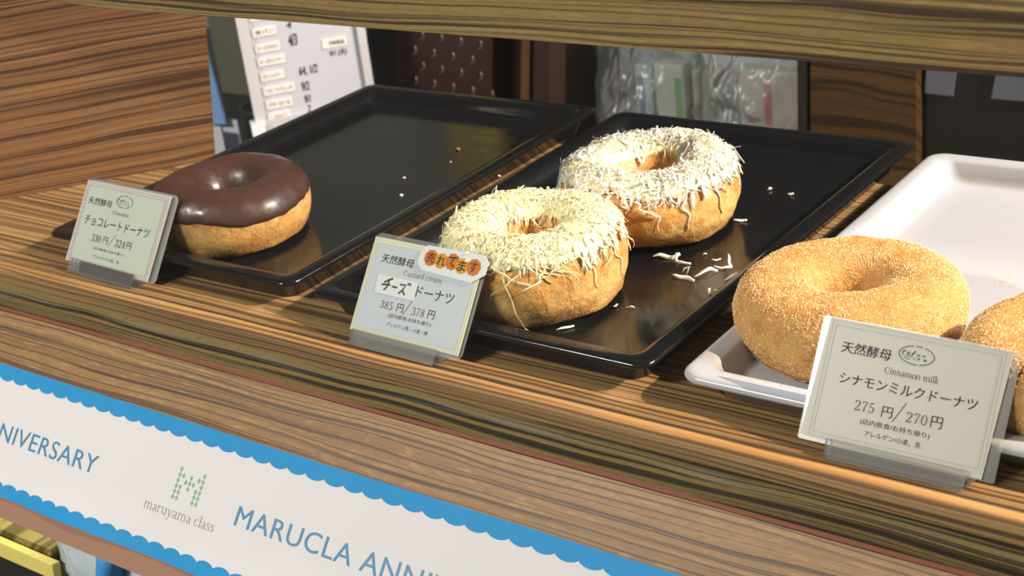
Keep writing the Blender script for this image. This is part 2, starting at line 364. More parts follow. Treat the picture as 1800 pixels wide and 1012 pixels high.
for k in (0, 1):
    dx = 0.3188 * k
    bm = bmesh.new()
    for c, r_ in [(0, r) for r in range(6)] + [(1, 1), (1, 3), (1, 4), (1, 5), (2, 2), (3, 1), (3, 2), (3, 3), (4, 2), (5, 1), (5, 3), (5, 4), (5, 5)] + [(6, r) for r in range(6)]:
        cx, cy = -0.2536 + dx + c * 0.00304, -0.0590 - r_ * 0.00308
        bm.faces.new([bm.verts.new((cx + a, cy + b, 0)) for a, b in ((0, 0.00150), (-0.00118, 0), (0, -0.00150), (0.00118, 0))])
    link('logo', on_banner(bm), M_green, BAN)
    # thin serif lettering of the logo: light strokes with foot serifs
    bm = bmesh.new(); serif_text(bm, 'maruyama', -0.2726 + dx, -0.0851, -0.2350 + dx, 0.0038, 0, 0.00042)
    serif_text(bm, 'class', -0.2328 + dx, -0.0850, -0.2170 + dx, 0.0038, 0, 0.00042)
    bmesh.ops.triangulate(bm, faces=bm.faces[:]); link('logo_lettering', on_banner(bm), M_gink, BAN)

# ------------------------------------------------------------------ trays
def tray(name, x0, y0, w, d, h, m, prof, r0, label, group=None, rot=0.0):
    bm = bmesh.new(); K = 8; loops = []; prof = [(i_, z_ * 0.705, r_) for i_, z_, r_ in prof]
    for ins, z, r in prof:
        loops.append([bm.verts.new((x, y, z)) for x, y in rrect(ins, ins, w - ins, d - ins, max(0.0015, r), K)])
    for a, b in zip(loops, loops[1:]):
        n = len(a)
        for i in range(n): bm.faces.new((a[i], a[(i + 1) % n], b[(i + 1) % n], b[i]))
    bm.faces.new(loops[0][::-1]); bm.faces.new(loops[-1])
    o = link(name, bm, m, None, False); o.location = (x0, y0, 0.0003); o.rotation_euler.z = rot
    o.data.polygons.foreach_set('use_smooth', [len(p.vertices) == 4 for p in o.data.polygons])
    return tag(o, label, 'tray', group)
BP = [(0.0110, 0.0, 0.010), (0.0098, 0.0006, 0.011), (0.0068, 0.0145, 0.009), (0.0056, 0.0155, 0.009), (0.0012, 0.0168, 0.008), (0.0002, 0.0176, 0.009), (0.0, 0.0190, 0.009), (0.0006, 0.0206, 0.0085),
      (0.0018, 0.0216, 0.008), (0.0034, 0.0220, 0.008), (0.0080, 0.0217, 0.007), (0.0098, 0.0212, 0.0065), (0.0112, 0.0200, 0.006), (0.0140, 0.0120, 0.0065), (0.0160, 0.0080, 0.007), (0.0176, 0.0066, 0.007), (0.0205, 0.0060, 0.007), (0.030, 0.0060, 0.006)]
T1 = tray('tray', -0.4474, 0.0221, 0.2154, 0.3183, 0.022, M_black, BP, 0.009, 'black melamine tray at the left, holding one chocolate doughnut', 'black trays', R(0.2))
T2 = tray('tray', -0.2158, 0.0200, 0.2154, 0.3183, 0.022, M_black, BP, 0.009, 'black melamine tray in the middle, holding two cheese-topped doughnuts', 'black trays', R(-0.15))
WP = [(0.0140, 0.0, 0.010), (0.0125, 0.0006, 0.011), (0.0086, 0.0125, 0.011), (0.0070, 0.0140, 0.011), (0.0020, 0.0150, 0.010), (0.0005, 0.0160, 0.011), (0.0, 0.0178, 0.011), (0.0006, 0.0200, 0.010),
      (0.0022, 0.0215, 0.010), (0.0042, 0.0220, 0.009), (0.0085, 0.0218, 0.008), (0.0108, 0.0210, 0.008), (0.0124, 0.0195, 0.008), (0.0150, 0.0110, 0.009), (0.0168, 0.0076, 0.010), (0.0190, 0.0062, 0.011), (0.0225, 0.0055, 0.012), (0.034, 0.0055, 0.012)]
T3 = tray('tray', 0.0145, 0.0199, 0.2154, 0.3063, 0.022, M_white, WP, 0.011, 'white melamine tray at the right, holding cinnamon sugar doughnuts')

# ------------------------------------------------------------------ doughnuts
def sgnp(v, e): return math.copysign(abs(v) ** e, v)
class Dough:
    """ring with a flattened underside; pt(theta, phi, off) gives a surface point"""
    def __init__(s, Ro, rh, h, seed, amp=0.0012, rw=None, flat=0.16, ex=0.86, exi=0.96):
        s.exi = exi
        s.Ro, s.rh, s.h, s.seed, s.amp, s.flat, s.ex = Ro, rh, h, seed, amp, flat, ex
    def pt(s, th, ph, off=0.0, extra=0.0):
        c, sn = math.cos(th), math.sin(th)
        sq = 1 + 0.018 * math.sin(2 * th + s.seed) + 0.012 * math.sin(3 * th + 2 * s.seed)
        rh = s.rh * (1 + 0.10 * math.sin(2 * th + 1.3 * s.seed)); Ro = s.Ro * sq
        M_, a = (Ro + rh) / 2, (Ro - rh) / 2
        ex = s.ex if math.cos(ph) > 0 else s.exi
        cp, sp = sgnp(math.cos(ph), ex), sgnp(math.sin(ph), ex)
        b = s.h / 2 * (1 + 0.03 * math.sin(th * 2 + 3 * s.seed))
        r = M_ + (a + off) * cp; z = s.h / 2 + (b + off) * sp
        zf = s.h * s.flat
        if z < zf: z = zf * 0.9 * math.exp((z - zf) / (zf * 0.9 + 1e-6) * 0.8) + zf * 0.1 - zf * 0.28
        p = Vector((r * c, r * sn, z))
        q = p * 42 + Vector((s.seed * 7, s.seed * 3, 0))
        d = s.amp * (noise.noise(q) + 0.45 * noise.noise(q * 2.7) + 0.2 * noise.noise(q * 7)) + extra
        nrm = Vector((c * math.cos(ph), sn * math.cos(ph), math.sin(ph)))
        p += nrm * d
        p.z = max(p.z, 0.0)
        return p
    def mesh(s, nt=160, npx=64):
        bm = bmesh.new()
        g = [[bm.verts.new(s.pt(2 * math.pi * i / nt, 2 * math.pi * j / npx)) for j in range(npx)] for i in range(nt)]
        for i in range(nt):
            for j in range(npx): bm.faces.new((g[i][j], g[(i + 1) % nt][j], g[(i + 1) % nt][(j + 1) % npx], g[i][(j + 1) % npx]))
        return bm
    def cap(s, lo, hi, thick, nt=200, npx=44, ripple=0.0):
        """coating from phi=lo(theta) over the top to phi=hi(theta)"""
        bm = bmesh.new(); g = []
        for i in range(nt):
            th = 2 * math.pi * i / nt; a, b = lo(th), hi(th); row = []
            for j in range(npx + 1):
                t = j / npx; e = min(1, min(t, 1 - t) / 0.055); e = math.sqrt(max(0, 1 - (1 - e) ** 2))
                ph = a + (b - a) * t
                q = s.pt(th, ph) * 60
                row.append(bm.verts.new(s.pt(th, ph, 0, -0.0006 + (thick + 0.0006) * e + ripple * e * noise.noise(q))))
            g.append(row)
        for i in range(nt):
            for j in range(npx): bm.faces.new((g[i][j], g[(i + 1) % nt][j], g[(i + 1) % nt][j + 1], g[i][j + 1]))
        return bm
def wob(th, seed, a1, a2): return a1 * noise.noise((math.cos(th) * 1.6, math.sin(th) * 1.6, seed)) + a2 * noise.noise((math.cos(th) * 6, math.sin(th) * 6, seed + 5))

def dough_mat(name, stops, seed, rough=0.36, spot=(0.42, 0.17, 0.038), gloss=0.45):
    m = mat(name, (0.7, 0.4, 0.15), rough, gloss, sss=0.05, sssr=(0.006, 0.003, 0.002)); n = N(m)
    co = n.coord(); sp = n.new('ShaderNodeSeparateXYZ'); n.ln(co, sp.inputs[0])
    of = n.new('ShaderNodeVectorMath', operation='ADD'); n.ln(co, of.inputs[0]); of.inputs[1].default_value = (seed, seed * 2, 0); v = of.outputs[0]
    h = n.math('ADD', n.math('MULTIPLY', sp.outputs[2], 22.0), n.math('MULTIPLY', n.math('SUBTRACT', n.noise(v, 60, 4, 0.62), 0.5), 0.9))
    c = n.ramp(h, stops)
    c = n.mix(n.ramp(n.noise(v, 130, 4, 0.65), [(0.46, 0.0), (0.66, 0.85)]), c, spot)
    c = n.mix(n.ramp(n.noise(v, 420, 3, 0.6), [(0.55, 0.0), (0.75, 0.35)]), c, (0.80, 0.56, 0.27))
    n.ln(c, n.b.inputs['Base Color'])
    n.bump(n.math('ADD', n.noise(v, 230, 4, 0.62), n.math('MULTIPLY', n.noise(v, 900, 2, 0.5), 0.25)), 0.0013, 0.7)
    return m
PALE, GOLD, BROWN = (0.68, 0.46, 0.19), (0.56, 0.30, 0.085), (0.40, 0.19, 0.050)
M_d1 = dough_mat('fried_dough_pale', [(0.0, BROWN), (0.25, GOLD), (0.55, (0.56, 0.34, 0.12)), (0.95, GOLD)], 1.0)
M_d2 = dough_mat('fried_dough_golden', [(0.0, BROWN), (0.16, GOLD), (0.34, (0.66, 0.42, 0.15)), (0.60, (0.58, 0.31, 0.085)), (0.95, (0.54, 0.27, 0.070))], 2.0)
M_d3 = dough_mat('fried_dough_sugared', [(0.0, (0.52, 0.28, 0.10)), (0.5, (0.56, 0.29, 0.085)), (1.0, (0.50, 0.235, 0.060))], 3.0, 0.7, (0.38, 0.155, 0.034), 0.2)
M_choc = mat('chocolate_glaze', (0.056, 0.024, 0.017), 0.30, 0.5, coat=0.15); n_ = N(M_choc); v_ = n_.coord()
n_.bump(n_.noise(v_, 70, 2, 0.4), 0.0006, 0.25); n_.ln(n_.ramp(n_.noise(v_, 130, 3, 0.6), [(0.3, 0.30), (0.7, 0.46)]), n_.b.inputs['Roughness'])
M_cream = mat('custard_icing', (0.80, 0.70, 0.42), 0.4, 0.45, sss=0.25, sssr=(0.006, 0.005, 0.003)); n_ = N(M_cream); n_.bump(n_.noise(n_.coord(), 240, 3, 0.5), 0.001, 0.5)
M_cheese_warm = mat('grated_cheese_warm_lit', (0.97, 0.92, 0.68), 0.45, 0.3)  # warm light on the front doughnut is put into this cheese colour
M_cheese_w = mat('grated_cheese_white', (0.97, 0.95, 0.88), 0.45, 0.3)

def let_through(m, w=0.35):
    """thin strips let some light through"""
    t = m.node_tree; b = t.nodes['Principled BSDF']; tr = t.nodes.new('ShaderNodeBsdfTranslucent'); mx = t.nodes.new('ShaderNodeMixShader')
    tr.inputs[0].default_value = b.inputs['Base Color'].default_value; mx.inputs[0].default_value = w
    t.links.new(b.outputs[0], mx.inputs[1]); t.links.new(tr.outputs[0], mx.inputs[2]); t.links.new(mx.outputs[0], t.nodes['Material Output'].inputs[0])
let_through(M_cheese_warm); let_through(M_cheese_w)
def add_shred(bm, pts, w, th, twist0, twist1, up):
    """curved strip: 4-sided section swept along pts"""
    rings = []; n = len(pts)
    for i, p in enumerate(pts):
        t = (pts[min(n - 1, i + 1)] - pts[max(0, i - 1)])
        t = t.normalized() if t.length > 1e-9 else Vector((1, 0, 0))
        u = up[i] if isinstance(up, list) else up
        s = t.cross(u); s = s.normalized() if s.length > 1e-6 else t.orthogonal().normalized()
        nn = s.cross(t)
        a = twist0 + (twist1 - twist0) * i / (n - 1); s2 = s * math.cos(a) + nn * math.sin(a); n2 = -s * math.sin(a) + nn * math.cos(a)
        k = w / 2 * (0.45 + 0.55 * math.sin(math.pi * (0.12 + 0.76 * i / (n - 1))))
        rings.append([bm.verts.new(p + s2 * x * k + n2 * y * th / 2) for x, y in ((-1, -1), (1, -1), (1, 1), (-1, 1))])
    for a, b in zip(rings, rings[1:]):
        for i in range(4): bm.faces.new((a[i], a[(i + 1) % 4], b[(i + 1) % 4], b[i]))
    bm.faces.new(rings[0][::-1]); bm.faces.new(rings[-1])

def surf(D, x, y, off):
    r = math.hypot(x, y); th = math.atan2(y, x); Mm = (D.Ro + D.rh) / 2; a = (D.Ro - D.rh) / 2
    t = max(-1, min(1, (r - Mm) / (a * 1.0))); ph = math.acos(sgnp(t, 1 / (D.ex if t > 0 else D.exi))) if abs(t) < 1 else (0 if t > 0 else math.pi)
    ph = max(0.12, min(math.pi - 0.25, ph))
    p = D.pt(th, ph, off); n = Vector((math.cos(th) * math.cos(ph), math.sin(th) * math.cos(ph), math.sin(ph)))
    return p, n
def cheese_pile(D, off, rng, count):
    bm = bmesh.new()
    for k in range(count):
        th = rng.uniform(0, 2 * math.pi); u = rng.random()
        r0 = D.rh * 1.38; r = r0 + (D.Ro * (0.945 + 0.045 * noise.noise((math.cos(th) * 3, math.sin(th) * 3, D.seed))) - r0) * (u ** 0.72)
        x, y = r * math.cos(th), r * math.sin(th)
        q = rng.random(); flake = q < 0.46
        L = rng.uniform(0.004, 0.009) if q < 0.72 else rng.uniform(0.010, 0.024)
        a = rng.uniform(0, 2 * math.pi); cv = rng.gauss(0, 120); dc = rng.gauss(0, 12000); n = 8
        base = rng.uniform(-0.0002, 0.0009) if flake or rng.random() < 0.7 else rng.uniform(0.0006, 0.0022); l0, l1 = rng.uniform(-1, 1.1), rng.uniform(-1, 1.1)
        if rng.random() < 0.05: l0 *= 3.2; base += 0.001
        wd = rng.choice((0.0012, 0.0016, 0.0020, 0.0026)) if flake else rng.choice((0.00035, 0.00045, 0.0006, 0.0008, 0.0011))
        tw = (rng.uniform(-0.25, 0.25), rng.uniform(-0.5, 0.5)) if flake else (rng.uniform(-0.6, 0.6), rng.uniform(-1.4, 1.4))
        pts = []; ups = []
        for i in range(n):
            if math.hypot(x, y) < D.rh * 1.10 or math.hypot(x, y) > D.Ro * (0.972 + 0.025 * math.sin(k)): break
            p, nn = surf(D, x, y, off)
            t = i / (n - 1) - 0.5
            lf = base + 0.0013 * l0 * max(0, -t * 2) ** 1.5 + 0.0013 * l1 * max(0, t * 2) ** 1.5 + 0.0004 * math.sin(i * 1.7 + k)
            pts.append(p + nn * max(0.0001, lf)); ups.append(nn)
            x += math.cos(a) * L / n; y += math.sin(a) * L / n; a += cv * L / n; cv += dc * L / n
        if len(pts) > 3: add_shred(bm, pts, wd, 0.00014, *tw, ups)
    return bm
def stray(D, th, ph0, ph1, side, off, rng, w, loose=0.0013):
    n = 14; pts = []; ups = []; f = rng.uniform(4, 9); f2 = rng.uniform(0, 6)
    for i in range(n):
        t = i / (n - 1); ph = ph0 + (ph1 - ph0) * t; h = th + side * t + 0.035 * math.sin(t * f + f2) + 0.02 * math.sin(t * f * 2.3 + f2)
        o = off * (1 - 0.6 * t) + loose * max(0.0, 0.35 + 0.9 * math.sin(t * 4.1 + f2)) * (0.5 + t)
        pts.append(D.pt(h, ph, o)); ups.append(Vector((math.cos(h) * math.cos(ph), math.sin(h) * math.cos(ph), math.sin(ph))))
    bm = bmesh.new(); add_shred(bm, pts, w * 0.62, 0.00016, rng.uniform(-0.6, 0.2), rng.uniform(-1.6, 1.6), ups); return bm

ZF = 0.0047
# chocolate
D1 = Dough(0.0490, 0.0140, 0.0390, 1.7, 0.0010)
o1 = empty('doughnut', (-0.3390, 0.0855, ZF)); tag(o1, 'chocolate-glazed ring doughnut behind the leftmost price card', 'doughnut', 'doughnuts')
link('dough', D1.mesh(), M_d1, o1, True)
link('chocolate_glaze', D1.cap(lambda t: 0.10 + wob(t, 3, 0.22, 0.05), lambda t: 3.55, 0.0014, ripple=0.0001), M_choc, o1, True)
# two cheese doughnuts
def cheese_donut(loc, D, seed, m_ch, label, strays, count):
    rng = random.Random(seed)
    o = empty('doughnut', loc); tag(o, label, 'doughnut', 'doughnuts')
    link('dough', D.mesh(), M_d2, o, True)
    link('custard_icing', D.cap(lambda t: 0.66 + wob(t, seed, 0.30, 0.12), lambda t: 2.45 + wob(t, seed + 9, 0.2, 0.05), 0.0020, ripple=0.0008), M_cream, o, True)
    p = link('cheese_pile', cheese_pile(D, 0.0012, rng, count), m_ch, o, True); p['kind'] = 'stuff'; p['label'] = 'heap of fine white grated cheese'
    more = [(rng.uniform(-175, 60), rng.uniform(38, 52), rng.uniform(0, 26), rng.uniform(-0.45, 0.45), rng.choice((0.0008, 0.0010, 0.0013, 0.0020))) for _ in range(12)]
    for th, a, b, sd, w in strays + more:
        link('cheese_shred', stray(D, R(th), R(a), R(b), sd, 0.0012, rng, w), m_ch, o, True)
    return o
D2 = Dough(0.0503, 0.0140, 0.0440, 2.6, 0.0013); D3 = Dough(0.0525, 0.0160, 0.0410, 4.1, 0.0013)
cheese_donut((-0.1075, 0.0840, ZF), D2, 11, M_cheese_warm, 'front cheese doughnut, tinted yellow for warm light, behind the price card with the orange sticker',
    [(-98, 45, -22, 0.10, 0.0022), (-70, 40, -45, 0.12, 0.0016), (-60, 38, -5, -0.35, 0.0012), (-112, 42, -8, -0.1, 0.0014), (-40, 42, 2, 0.2, 0.0012), (-20, 40, -6, 0.1, 0.0013),
     (0, 45, -12, 0.15, 0.0013), (-82, 40, 8, -0.5, 0.0018), (-130, 45, -12, 0.1, 0.0015), (18, 50, 0, 0.3, 0.0014), (-52, 45, 14, 0.4, 0.0014), (-90, 50, 15, 0.6, 0.0017)], 2600)
cheese_donut((-0.1015, 0.1932, ZF), D3, 23, M_cheese_w, 'rear cheese doughnut, whiter, standing free in the middle black tray',
    [(-95, 50, 0, 0.15, 0.0024), (-108, 48, 5, -0.2, 0.0018), (-60, 45, -10, 0.1, 0.0012), (-35, 50, -18, -0.05, 0.0022), (-15, 50, -8, 0.1, 0.0026), (-75, 45, 8, 0.35, 0.0018),
     (-125, 50, 10, 0.2, 0.0014), (-48, 50, 10, -0.3, 0.0014), (5, 55, 5, 0.2, 0.0014), (-150, 48, 4, 0.1, 0.0014), (-85, 40, 14, -0.4, 0.0013)], 2600)
# cinnamon sugar doughnuts
M_sugar = mat('cinnamon_sugar', (0.75, 0.5, 0.25), 0.55, 0.4); n_ = N(M_sugar); f_ = n_.noise(n_.coord(), 1400, 1, 0.5)
n_.ln(n_.ramp(f_, [(0.34, (0.56, 0.33, 0.14)), (0.50, (0.70, 0.46, 0.22)), (0.66, (0.84, 0.65, 0.42))]), n_.b.inputs['Base Color'])
def grain(bm, p, n, s, rng):
    t = n.orthogonal().normalized(); q = n.cross(t); a = rng.uniform(0, 6.28)
    u = t * math.cos(a) + q * math.sin(a); w = n.cross(u); e = rng.uniform(1.0, 1.9)
    c = [bm.verts.new(p + u * s * e * x + w * s * y * 0.8 + n * s * z * rng.uniform(0.6, 1.2)) for x, y, z in ((1, 0.2, 0), (-1, 0.3, 0), (0.1, -1, 0), (0.1, 0.1, 0.9), (0, 0.9, 0.1))]
    for f in ((0, 3, 2), (2, 3, 1), (1, 3, 4), (4, 3, 0)): bm.faces.new([c[i] for i in f])
def sugar_coat(D, count, seed):
    rng = random.Random(seed); bm = bmesh.new(); k = 0
    while k < count:
        th, ph = rng.uniform(0, 6.2832), rng.uniform(-1.2, 3.9)
        Mm, a = (D.Ro + D.rh) / 2, (D.Ro - D.rh) / 2
        if rng.random() > (Mm + a * math.cos(ph)) / D.Ro: continue
        p = D.pt(th, ph); n = Vector((math.cos(th) * math.cos(ph), math.sin(th) * math.cos(ph), math.sin(ph)))
        if noise.noise(p * 60) < rng.uniform(-1.3, 0.1): k += 1; continue
        grain(bm, p, n, rng.uniform(0.00020, 0.00048), rng); k += 1
    return bm
D4 = Dough(0.0540, 0.0135, 0.0368, 5.2, 0.0012, exi=0.78); D5 = Dough(0.0535, 0.0135, 0.0370, 6.4, 0.0012, exi=0.78)
for D, loc, lab, rz in ((D4, (0.0640, 0.0995, 0.0043), 'cinnamon sugar doughnut standing whole behind the large price card', 0), (D5, (0.1770, 0.0835, 0.0043), 'cinnamon sugar doughnut cut off by the right edge of the photo', 1.1)):
    o = empty('doughnut', loc); o.rotation_euler.z = rz; tag(o, lab, 'doughnut', 'doughnuts')
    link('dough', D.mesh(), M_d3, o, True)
    g = link('sugar_coating', sugar_coat(D, 24000, int(D.seed * 10)), M_sugar, o); g['kind'] = 'stuff'

# ------------------------------------------------------------------ loose cheese and crumbs
def loose(x, y, pts, w, label, name='cheese_shred', m=M_cheese_w, cat='cheese shred', group='loose cheese shreds on the middle tray'):
    bm = bmesh.new(); P3 = [Vector(p) for p in pts]
    # resample with a soft bend
    Q = []
    for i in range(len(P3) - 1):
        for j in range(4): Q.append(P3[i].lerp(P3[i + 1], j / 4))
    Q.append(P3[-1])
    for _ in range(2): Q = [Q[0]] + [(Q[i - 1] + Q[i] * 2 + Q[i + 1]) / 4 for i in range(1, len(Q) - 1)] + [Q[-1]]
    Q = [q + Vector((0.0002 * math.sin(i * 1.1 + x * 900), 0.0002 * math.cos(i * 0.9), 0.0003 * math.sin(i * 0.8 + y * 700) + 0.0003)) for i, q in enumerate(Q)]
    add_shred(bm, Q, w * 1.15, 0.00012, 0.4, -0.9, Vector((0.1, -0.35, 1)))
    o = link(name, bm, m, None, True); o.location = (0.3266 + 1.00494 * (x - 0.3266), -0.476 + 1.00494 * (y + 0.476), 0.0048); return tag(o, label, cat, group)
mm = 0.001
loose(-0.0655, 0.1465, [(-7*mm, -2*mm, 0.2*mm), (-5*mm, 0.5*mm, 2*mm), (0, 0, 0.4*mm), (5*mm, 1.5*mm, 0.8*mm), (7*mm, 4*mm, 2*mm)], 2.2*mm, 'long curled cheese shred at the left end of the scattered pile')
loose(-0.0545, 0.1455, [(-5*mm, 3*mm, 3*mm), (-3*mm, -1*mm, 0.6*mm), (0, -2.5*mm, 0.4*mm), (6*mm, -1*mm, 0.6*mm)], 1.6*mm, 'hooked cheese shred touching the long curled one')
loose(-0.0425, 0.1270, [(-8*mm, 1*mm, 0.3*mm), (-3*mm, 0, 1*mm), (2*mm, 0.2*mm, 0.3*mm), (7*mm, -1.5*mm, 0.6*mm)], 2.2*mm, 'broad flat cheese shred nearest the viewer in the scattered pile')
loose(-0.0465, 0.1350, [(-1*mm, -1.5*mm, 0.2*mm), (0, 1.5*mm, 2*mm), (2.5*mm, 0.5*mm, 3*mm), (3*mm, -4*mm, 0.4*mm)], 1.0*mm, 'thin arching cheese shred above the broad flat one')
loose(-0.0345, 0.1375, [(-4*mm, -8*mm, 0.2*mm), (-1*mm, -2*mm, 2*mm), (1*mm, 2*mm, 2*mm), (4*mm, 4*mm, 0.6*mm)], 1.8*mm, 'cheese shred slanting up through the middle of the pile')
loose(-0.0295, 0.1480, [(-5*mm, -3*mm, 1*mm), (0, -2*mm, 0.4*mm), (4*mm, 0, 0.4*mm), (1*mm, 3*mm, 2*mm), (-2*mm, 8*mm, 4*mm)], 1.5*mm, 'forked cheese shred with one end sticking up')
loose(-0.0385, 0.1535, [(-2*mm, -1*mm, 0.2*mm), (0.5*mm, 0, 0.6*mm), (2.5*mm, 2*mm, 0.4*mm)], 0.9*mm, 'tiny cheese shred behind the forked one')
loose(-0.0195, 0.1385, [(-2*mm, -6*mm, 0.2*mm), (-0.5*mm, -1*mm, 0.8*mm), (1.0*mm, 3*mm, 0.8*mm), (2*mm, 6*mm, 1.2*mm)], 1.7*mm, 'cheese shred lying along the right rim of the middle tray')
loose(-0.0215, 0.1175, [(-2*mm, 2*mm, 0.2*mm), (-1.5*mm, 1.8*mm, 1.5*mm), (1*mm, -3.5*mm, 0.3*mm)], 1.3*mm, 'bent cheese shred by the right rim, nearest the white tray')
loose(-0.0170, 0.1205, [(-4*mm, -0.6*mm, 0.3*mm), (0, 0, 0.9*mm), (3*mm, 1.6*mm, 0.5*mm)], 0.9*mm, 'straight thin cheese shred by the right rim')
loose(-0.0480, 0.1580, [(-1*mm, -0.5*mm, 0.2*mm), (0.3*mm, 0.2*mm, 0.5*mm), (1.4*mm, 0.6*mm, 0.3*mm)], 0.8*mm, 'small cheese speck behind the scattered pile')
loose(-0.0520, 0.2075, [(-4*mm, -1.5*mm, 0.3*mm), (0, 0, 0.6*mm), (4*mm, 1*mm, 0.4*mm)], 1.4*mm, 'cheese shred lying at the right foot of the rear cheese doughnut')
loose(-0.0585, 0.2566, [(-1*mm, -1*mm, 0.2*mm), (0.2*mm, 0, 0.7*mm), (1.4*mm, 0.8*mm, 0.4*mm)], 1.5*mm, 'left of two small cheese bits far back at the right of the tray')
loose(-0.0428, 0.2534, [(-1.8*mm, -0.4*mm, 0.2*mm), (0, 0.2*mm, 0.7*mm), (1.8*mm, 0.2*mm, 0.4*mm)], 1.4*mm, 'right of two small cheese bits far back at the right of the tray')
loose(-0.0935, 0.0428, [(-1.4*mm, -2*mm, 0.2*mm), (0, 0.6*mm, 1.6*mm), (1.2*mm, 1.4*mm, 0.6*mm)], 1.3*mm, 'left cheese curl on the front of the tray below the front doughnut')
loose(-0.0835, 0.0468, [(-1.8*mm, -1.6*mm, 0.2*mm), (0, 1.2*mm, 2*mm), (2.2*mm, -0.4*mm, 0.3*mm)], 1.3*mm, 'middle cheese curl on the front of the tray below the front doughnut')
loose(-0.0690, 0.0520, [(-3.5*mm, -2.5*mm, 0.2*mm), (0, -0.5*mm, 0.4*mm), (3.5*mm, 4*mm, 0.8*mm)], 1.1*mm, 'thin cheese thread below the front doughnut, right of the curls')
loose(-0.0690, 0.0828, [(-3*mm, -0.5*mm, 0.2*mm), (0, 0.5*mm, 1*mm), (3*mm, 0.3*mm, 0.5*mm)], 1.2*mm, 'cheese shred touching the right foot of the front doughnut')
loose(-0.0584, 0.0836, [(-0.6*mm, -1.2*mm, 0.2*mm), (0.2*mm, 0.4*mm, 1*mm), (0.8*mm, 1.2*mm, 0.4*mm)], 0.9*mm, 'tiny cheese curl a little right of the front doughnut')
loose(-0.0505, 0.0854, [(-2.2*mm, -0.4*mm, 0.2*mm), (0, 0.1*mm, 0.7*mm), (2.2*mm, 0.4*mm, 0.4*mm)], 0.8*mm, 'outermost flat cheese shred right of the front doughnut')
loose(-0.2156, 0.2074-0.01, [(-0.8*mm, -0.5*mm, 0.2*mm), (0.2*mm, 0.1*mm, 0.5*mm), (1*mm, 0.5*mm, 0.3*mm)], 0.9*mm, 'white cheese speck on the rim between the black trays', group=None).location.z = 0.0158
def crumb(x, y, r, m, label, cat='crumb', name='crumb', group='crumbs on the left black tray'):
    bm = bmesh.new(); bmesh.ops.create_icosphere(bm, subdivisions=2, radius=r)
    for v in bm.verts: v.co *= 1 + 0.5 * noise.noise(v.co * 900 + Vector((x * 90, y * 90, 0))); v.co.z = v.co.z * 0.55 + r * 0.5
    o = link(name, bm, m, None, True); o.location = (0.3266 + 1.00494 * (x - 0.3266), -0.476 + 1.00494 * (y + 0.476), 0.0044); return tag(o, label, cat, group)
crumb(-0.2963, 0.1981, 0.0010, M_cheese_w, 'white crumb lying further back, above the other white one')
crumb(-0.2766, 0.1717, 0.0012, M_cheese_w, 'white crumb lying nearer the chocolate doughnut')
crumb(-0.2950, 0.2548, 0.0018, M_d2, 'tan crumb far back in the left black tray')
crumb(-0.2848, 0.2335, 0.0008, M_cheese_w, 'faint white speck just below the tan crumb')
# sugar spilled on the white tray
rng = random.Random(5); bm = bmesh.new()
def spill(cx, cy, sx, sy, k, s0, s1):
    for _ in range(k):
        x, y = 0.3266 + 1.0057 * (rng.gauss(cx, sx) - 0.3266), -0.476 + 1.0057 * (rng.gauss(cy, sy) + 0.476)
        if 0.038 < x < 0.20 and 0.046 < y < 0.300: grain(bm, Vector((x, y, 0.0040)), Vector((0, 0, 1)), rng.uniform(s0, s1), rng)
spill(0.1076, 0.1861, 0.0026, 0.0035, 260, 0.0002, 0.0005); spill(0.066, 0.268, 0.02, 0.014, 70, 0.0002, 0.00045)
spill(0.090, 0.255, 0.03, 0.02, 50, 0.0002, 0.0004); spill(0.046, 0.215, 0.0035, 0.014, 150, 0.00022, 0.0005)
spill(0.115, 0.20, 0.012, 0.02, 40, 0.0002, 0.0004)
for _ in range(38):
    x, y = rng.uniform(0.038, 0.068), rng.uniform(0.0255, 0.0285)
    grain(bm, Vector((x, y, 0.0157)), Vector((0, 0, 1)), rng.uniform(0.0002, 0.0005), rng)
o = link('sugar_crumbs', bm, M_sugar); tag(o, 'spilled cinnamon sugar grains scattered over the white tray', 'sugar', None, 'stuff')

# ------------------------------------------------------------------ price cards in acrylic stands
M_p1 = mat('card_paper_mint', (0.50, 0.545, 0.455), 0.4, 0.3); M_p1e = mat('card_edge_pink', (0.54, 0.50, 0.47), 0.4)
M_p2 = mat('card_paper_white', (0.47, 0.51, 0.56), 0.4, 0.3); M_p2e = mat('card_edge_cream', (0.56, 0.57, 0.44), 0.4)
M_p3 = mat('card_paper_grey', (0.455, 0.445, 0.395), 0.4, 0.3)
M_txt = mat('brown_print', (0.060, 0.024, 0.020), 0.5); M_price = mat('red_brown_print', (0.105, 0.030, 0.024), 0.5); M_blk = mat('black_marker', (0.012, 0.013, 0.013), 0.5)
M_line1 = mat('grey_brown_rule', (0.30, 0.25, 0.22), 0.5); M_line2 = mat('olive_rule', (0.52, 0.50, 0.22), 0.5); M_line3 = mat('grey_rule', (0.33, 0.32, 0.27), 0.5)
M_navy = mat('stamp_ink', (0.030, 0.030, 0.040), 0.5); M_or = mat('orange_dot', (0.60, 0.17, 0.03), 0.6, 0.1); M_ye = mat('amber_dot', (0.62, 0.30, 0.03), 0.6, 0.1)
M_tape = mat('sticker_white', (0.60, 0.62, 0.63), 0.35)
def card_frame(x0, y0, yaw, lean):
    ux = Vector((math.cos(yaw), math.sin(yaw), 0)); b = Vector((-math.sin(yaw), math.cos(yaw), 0)); up = b * math.sin(lean) + Vector((0, 0, math.cos(lean)))
    return frame_matrix(Vector((x0, y0, 0.004)), ux, up)
def plate(name, poly, z0, z1, m, parent): return prism(name, poly, z0, z1, m, parent)
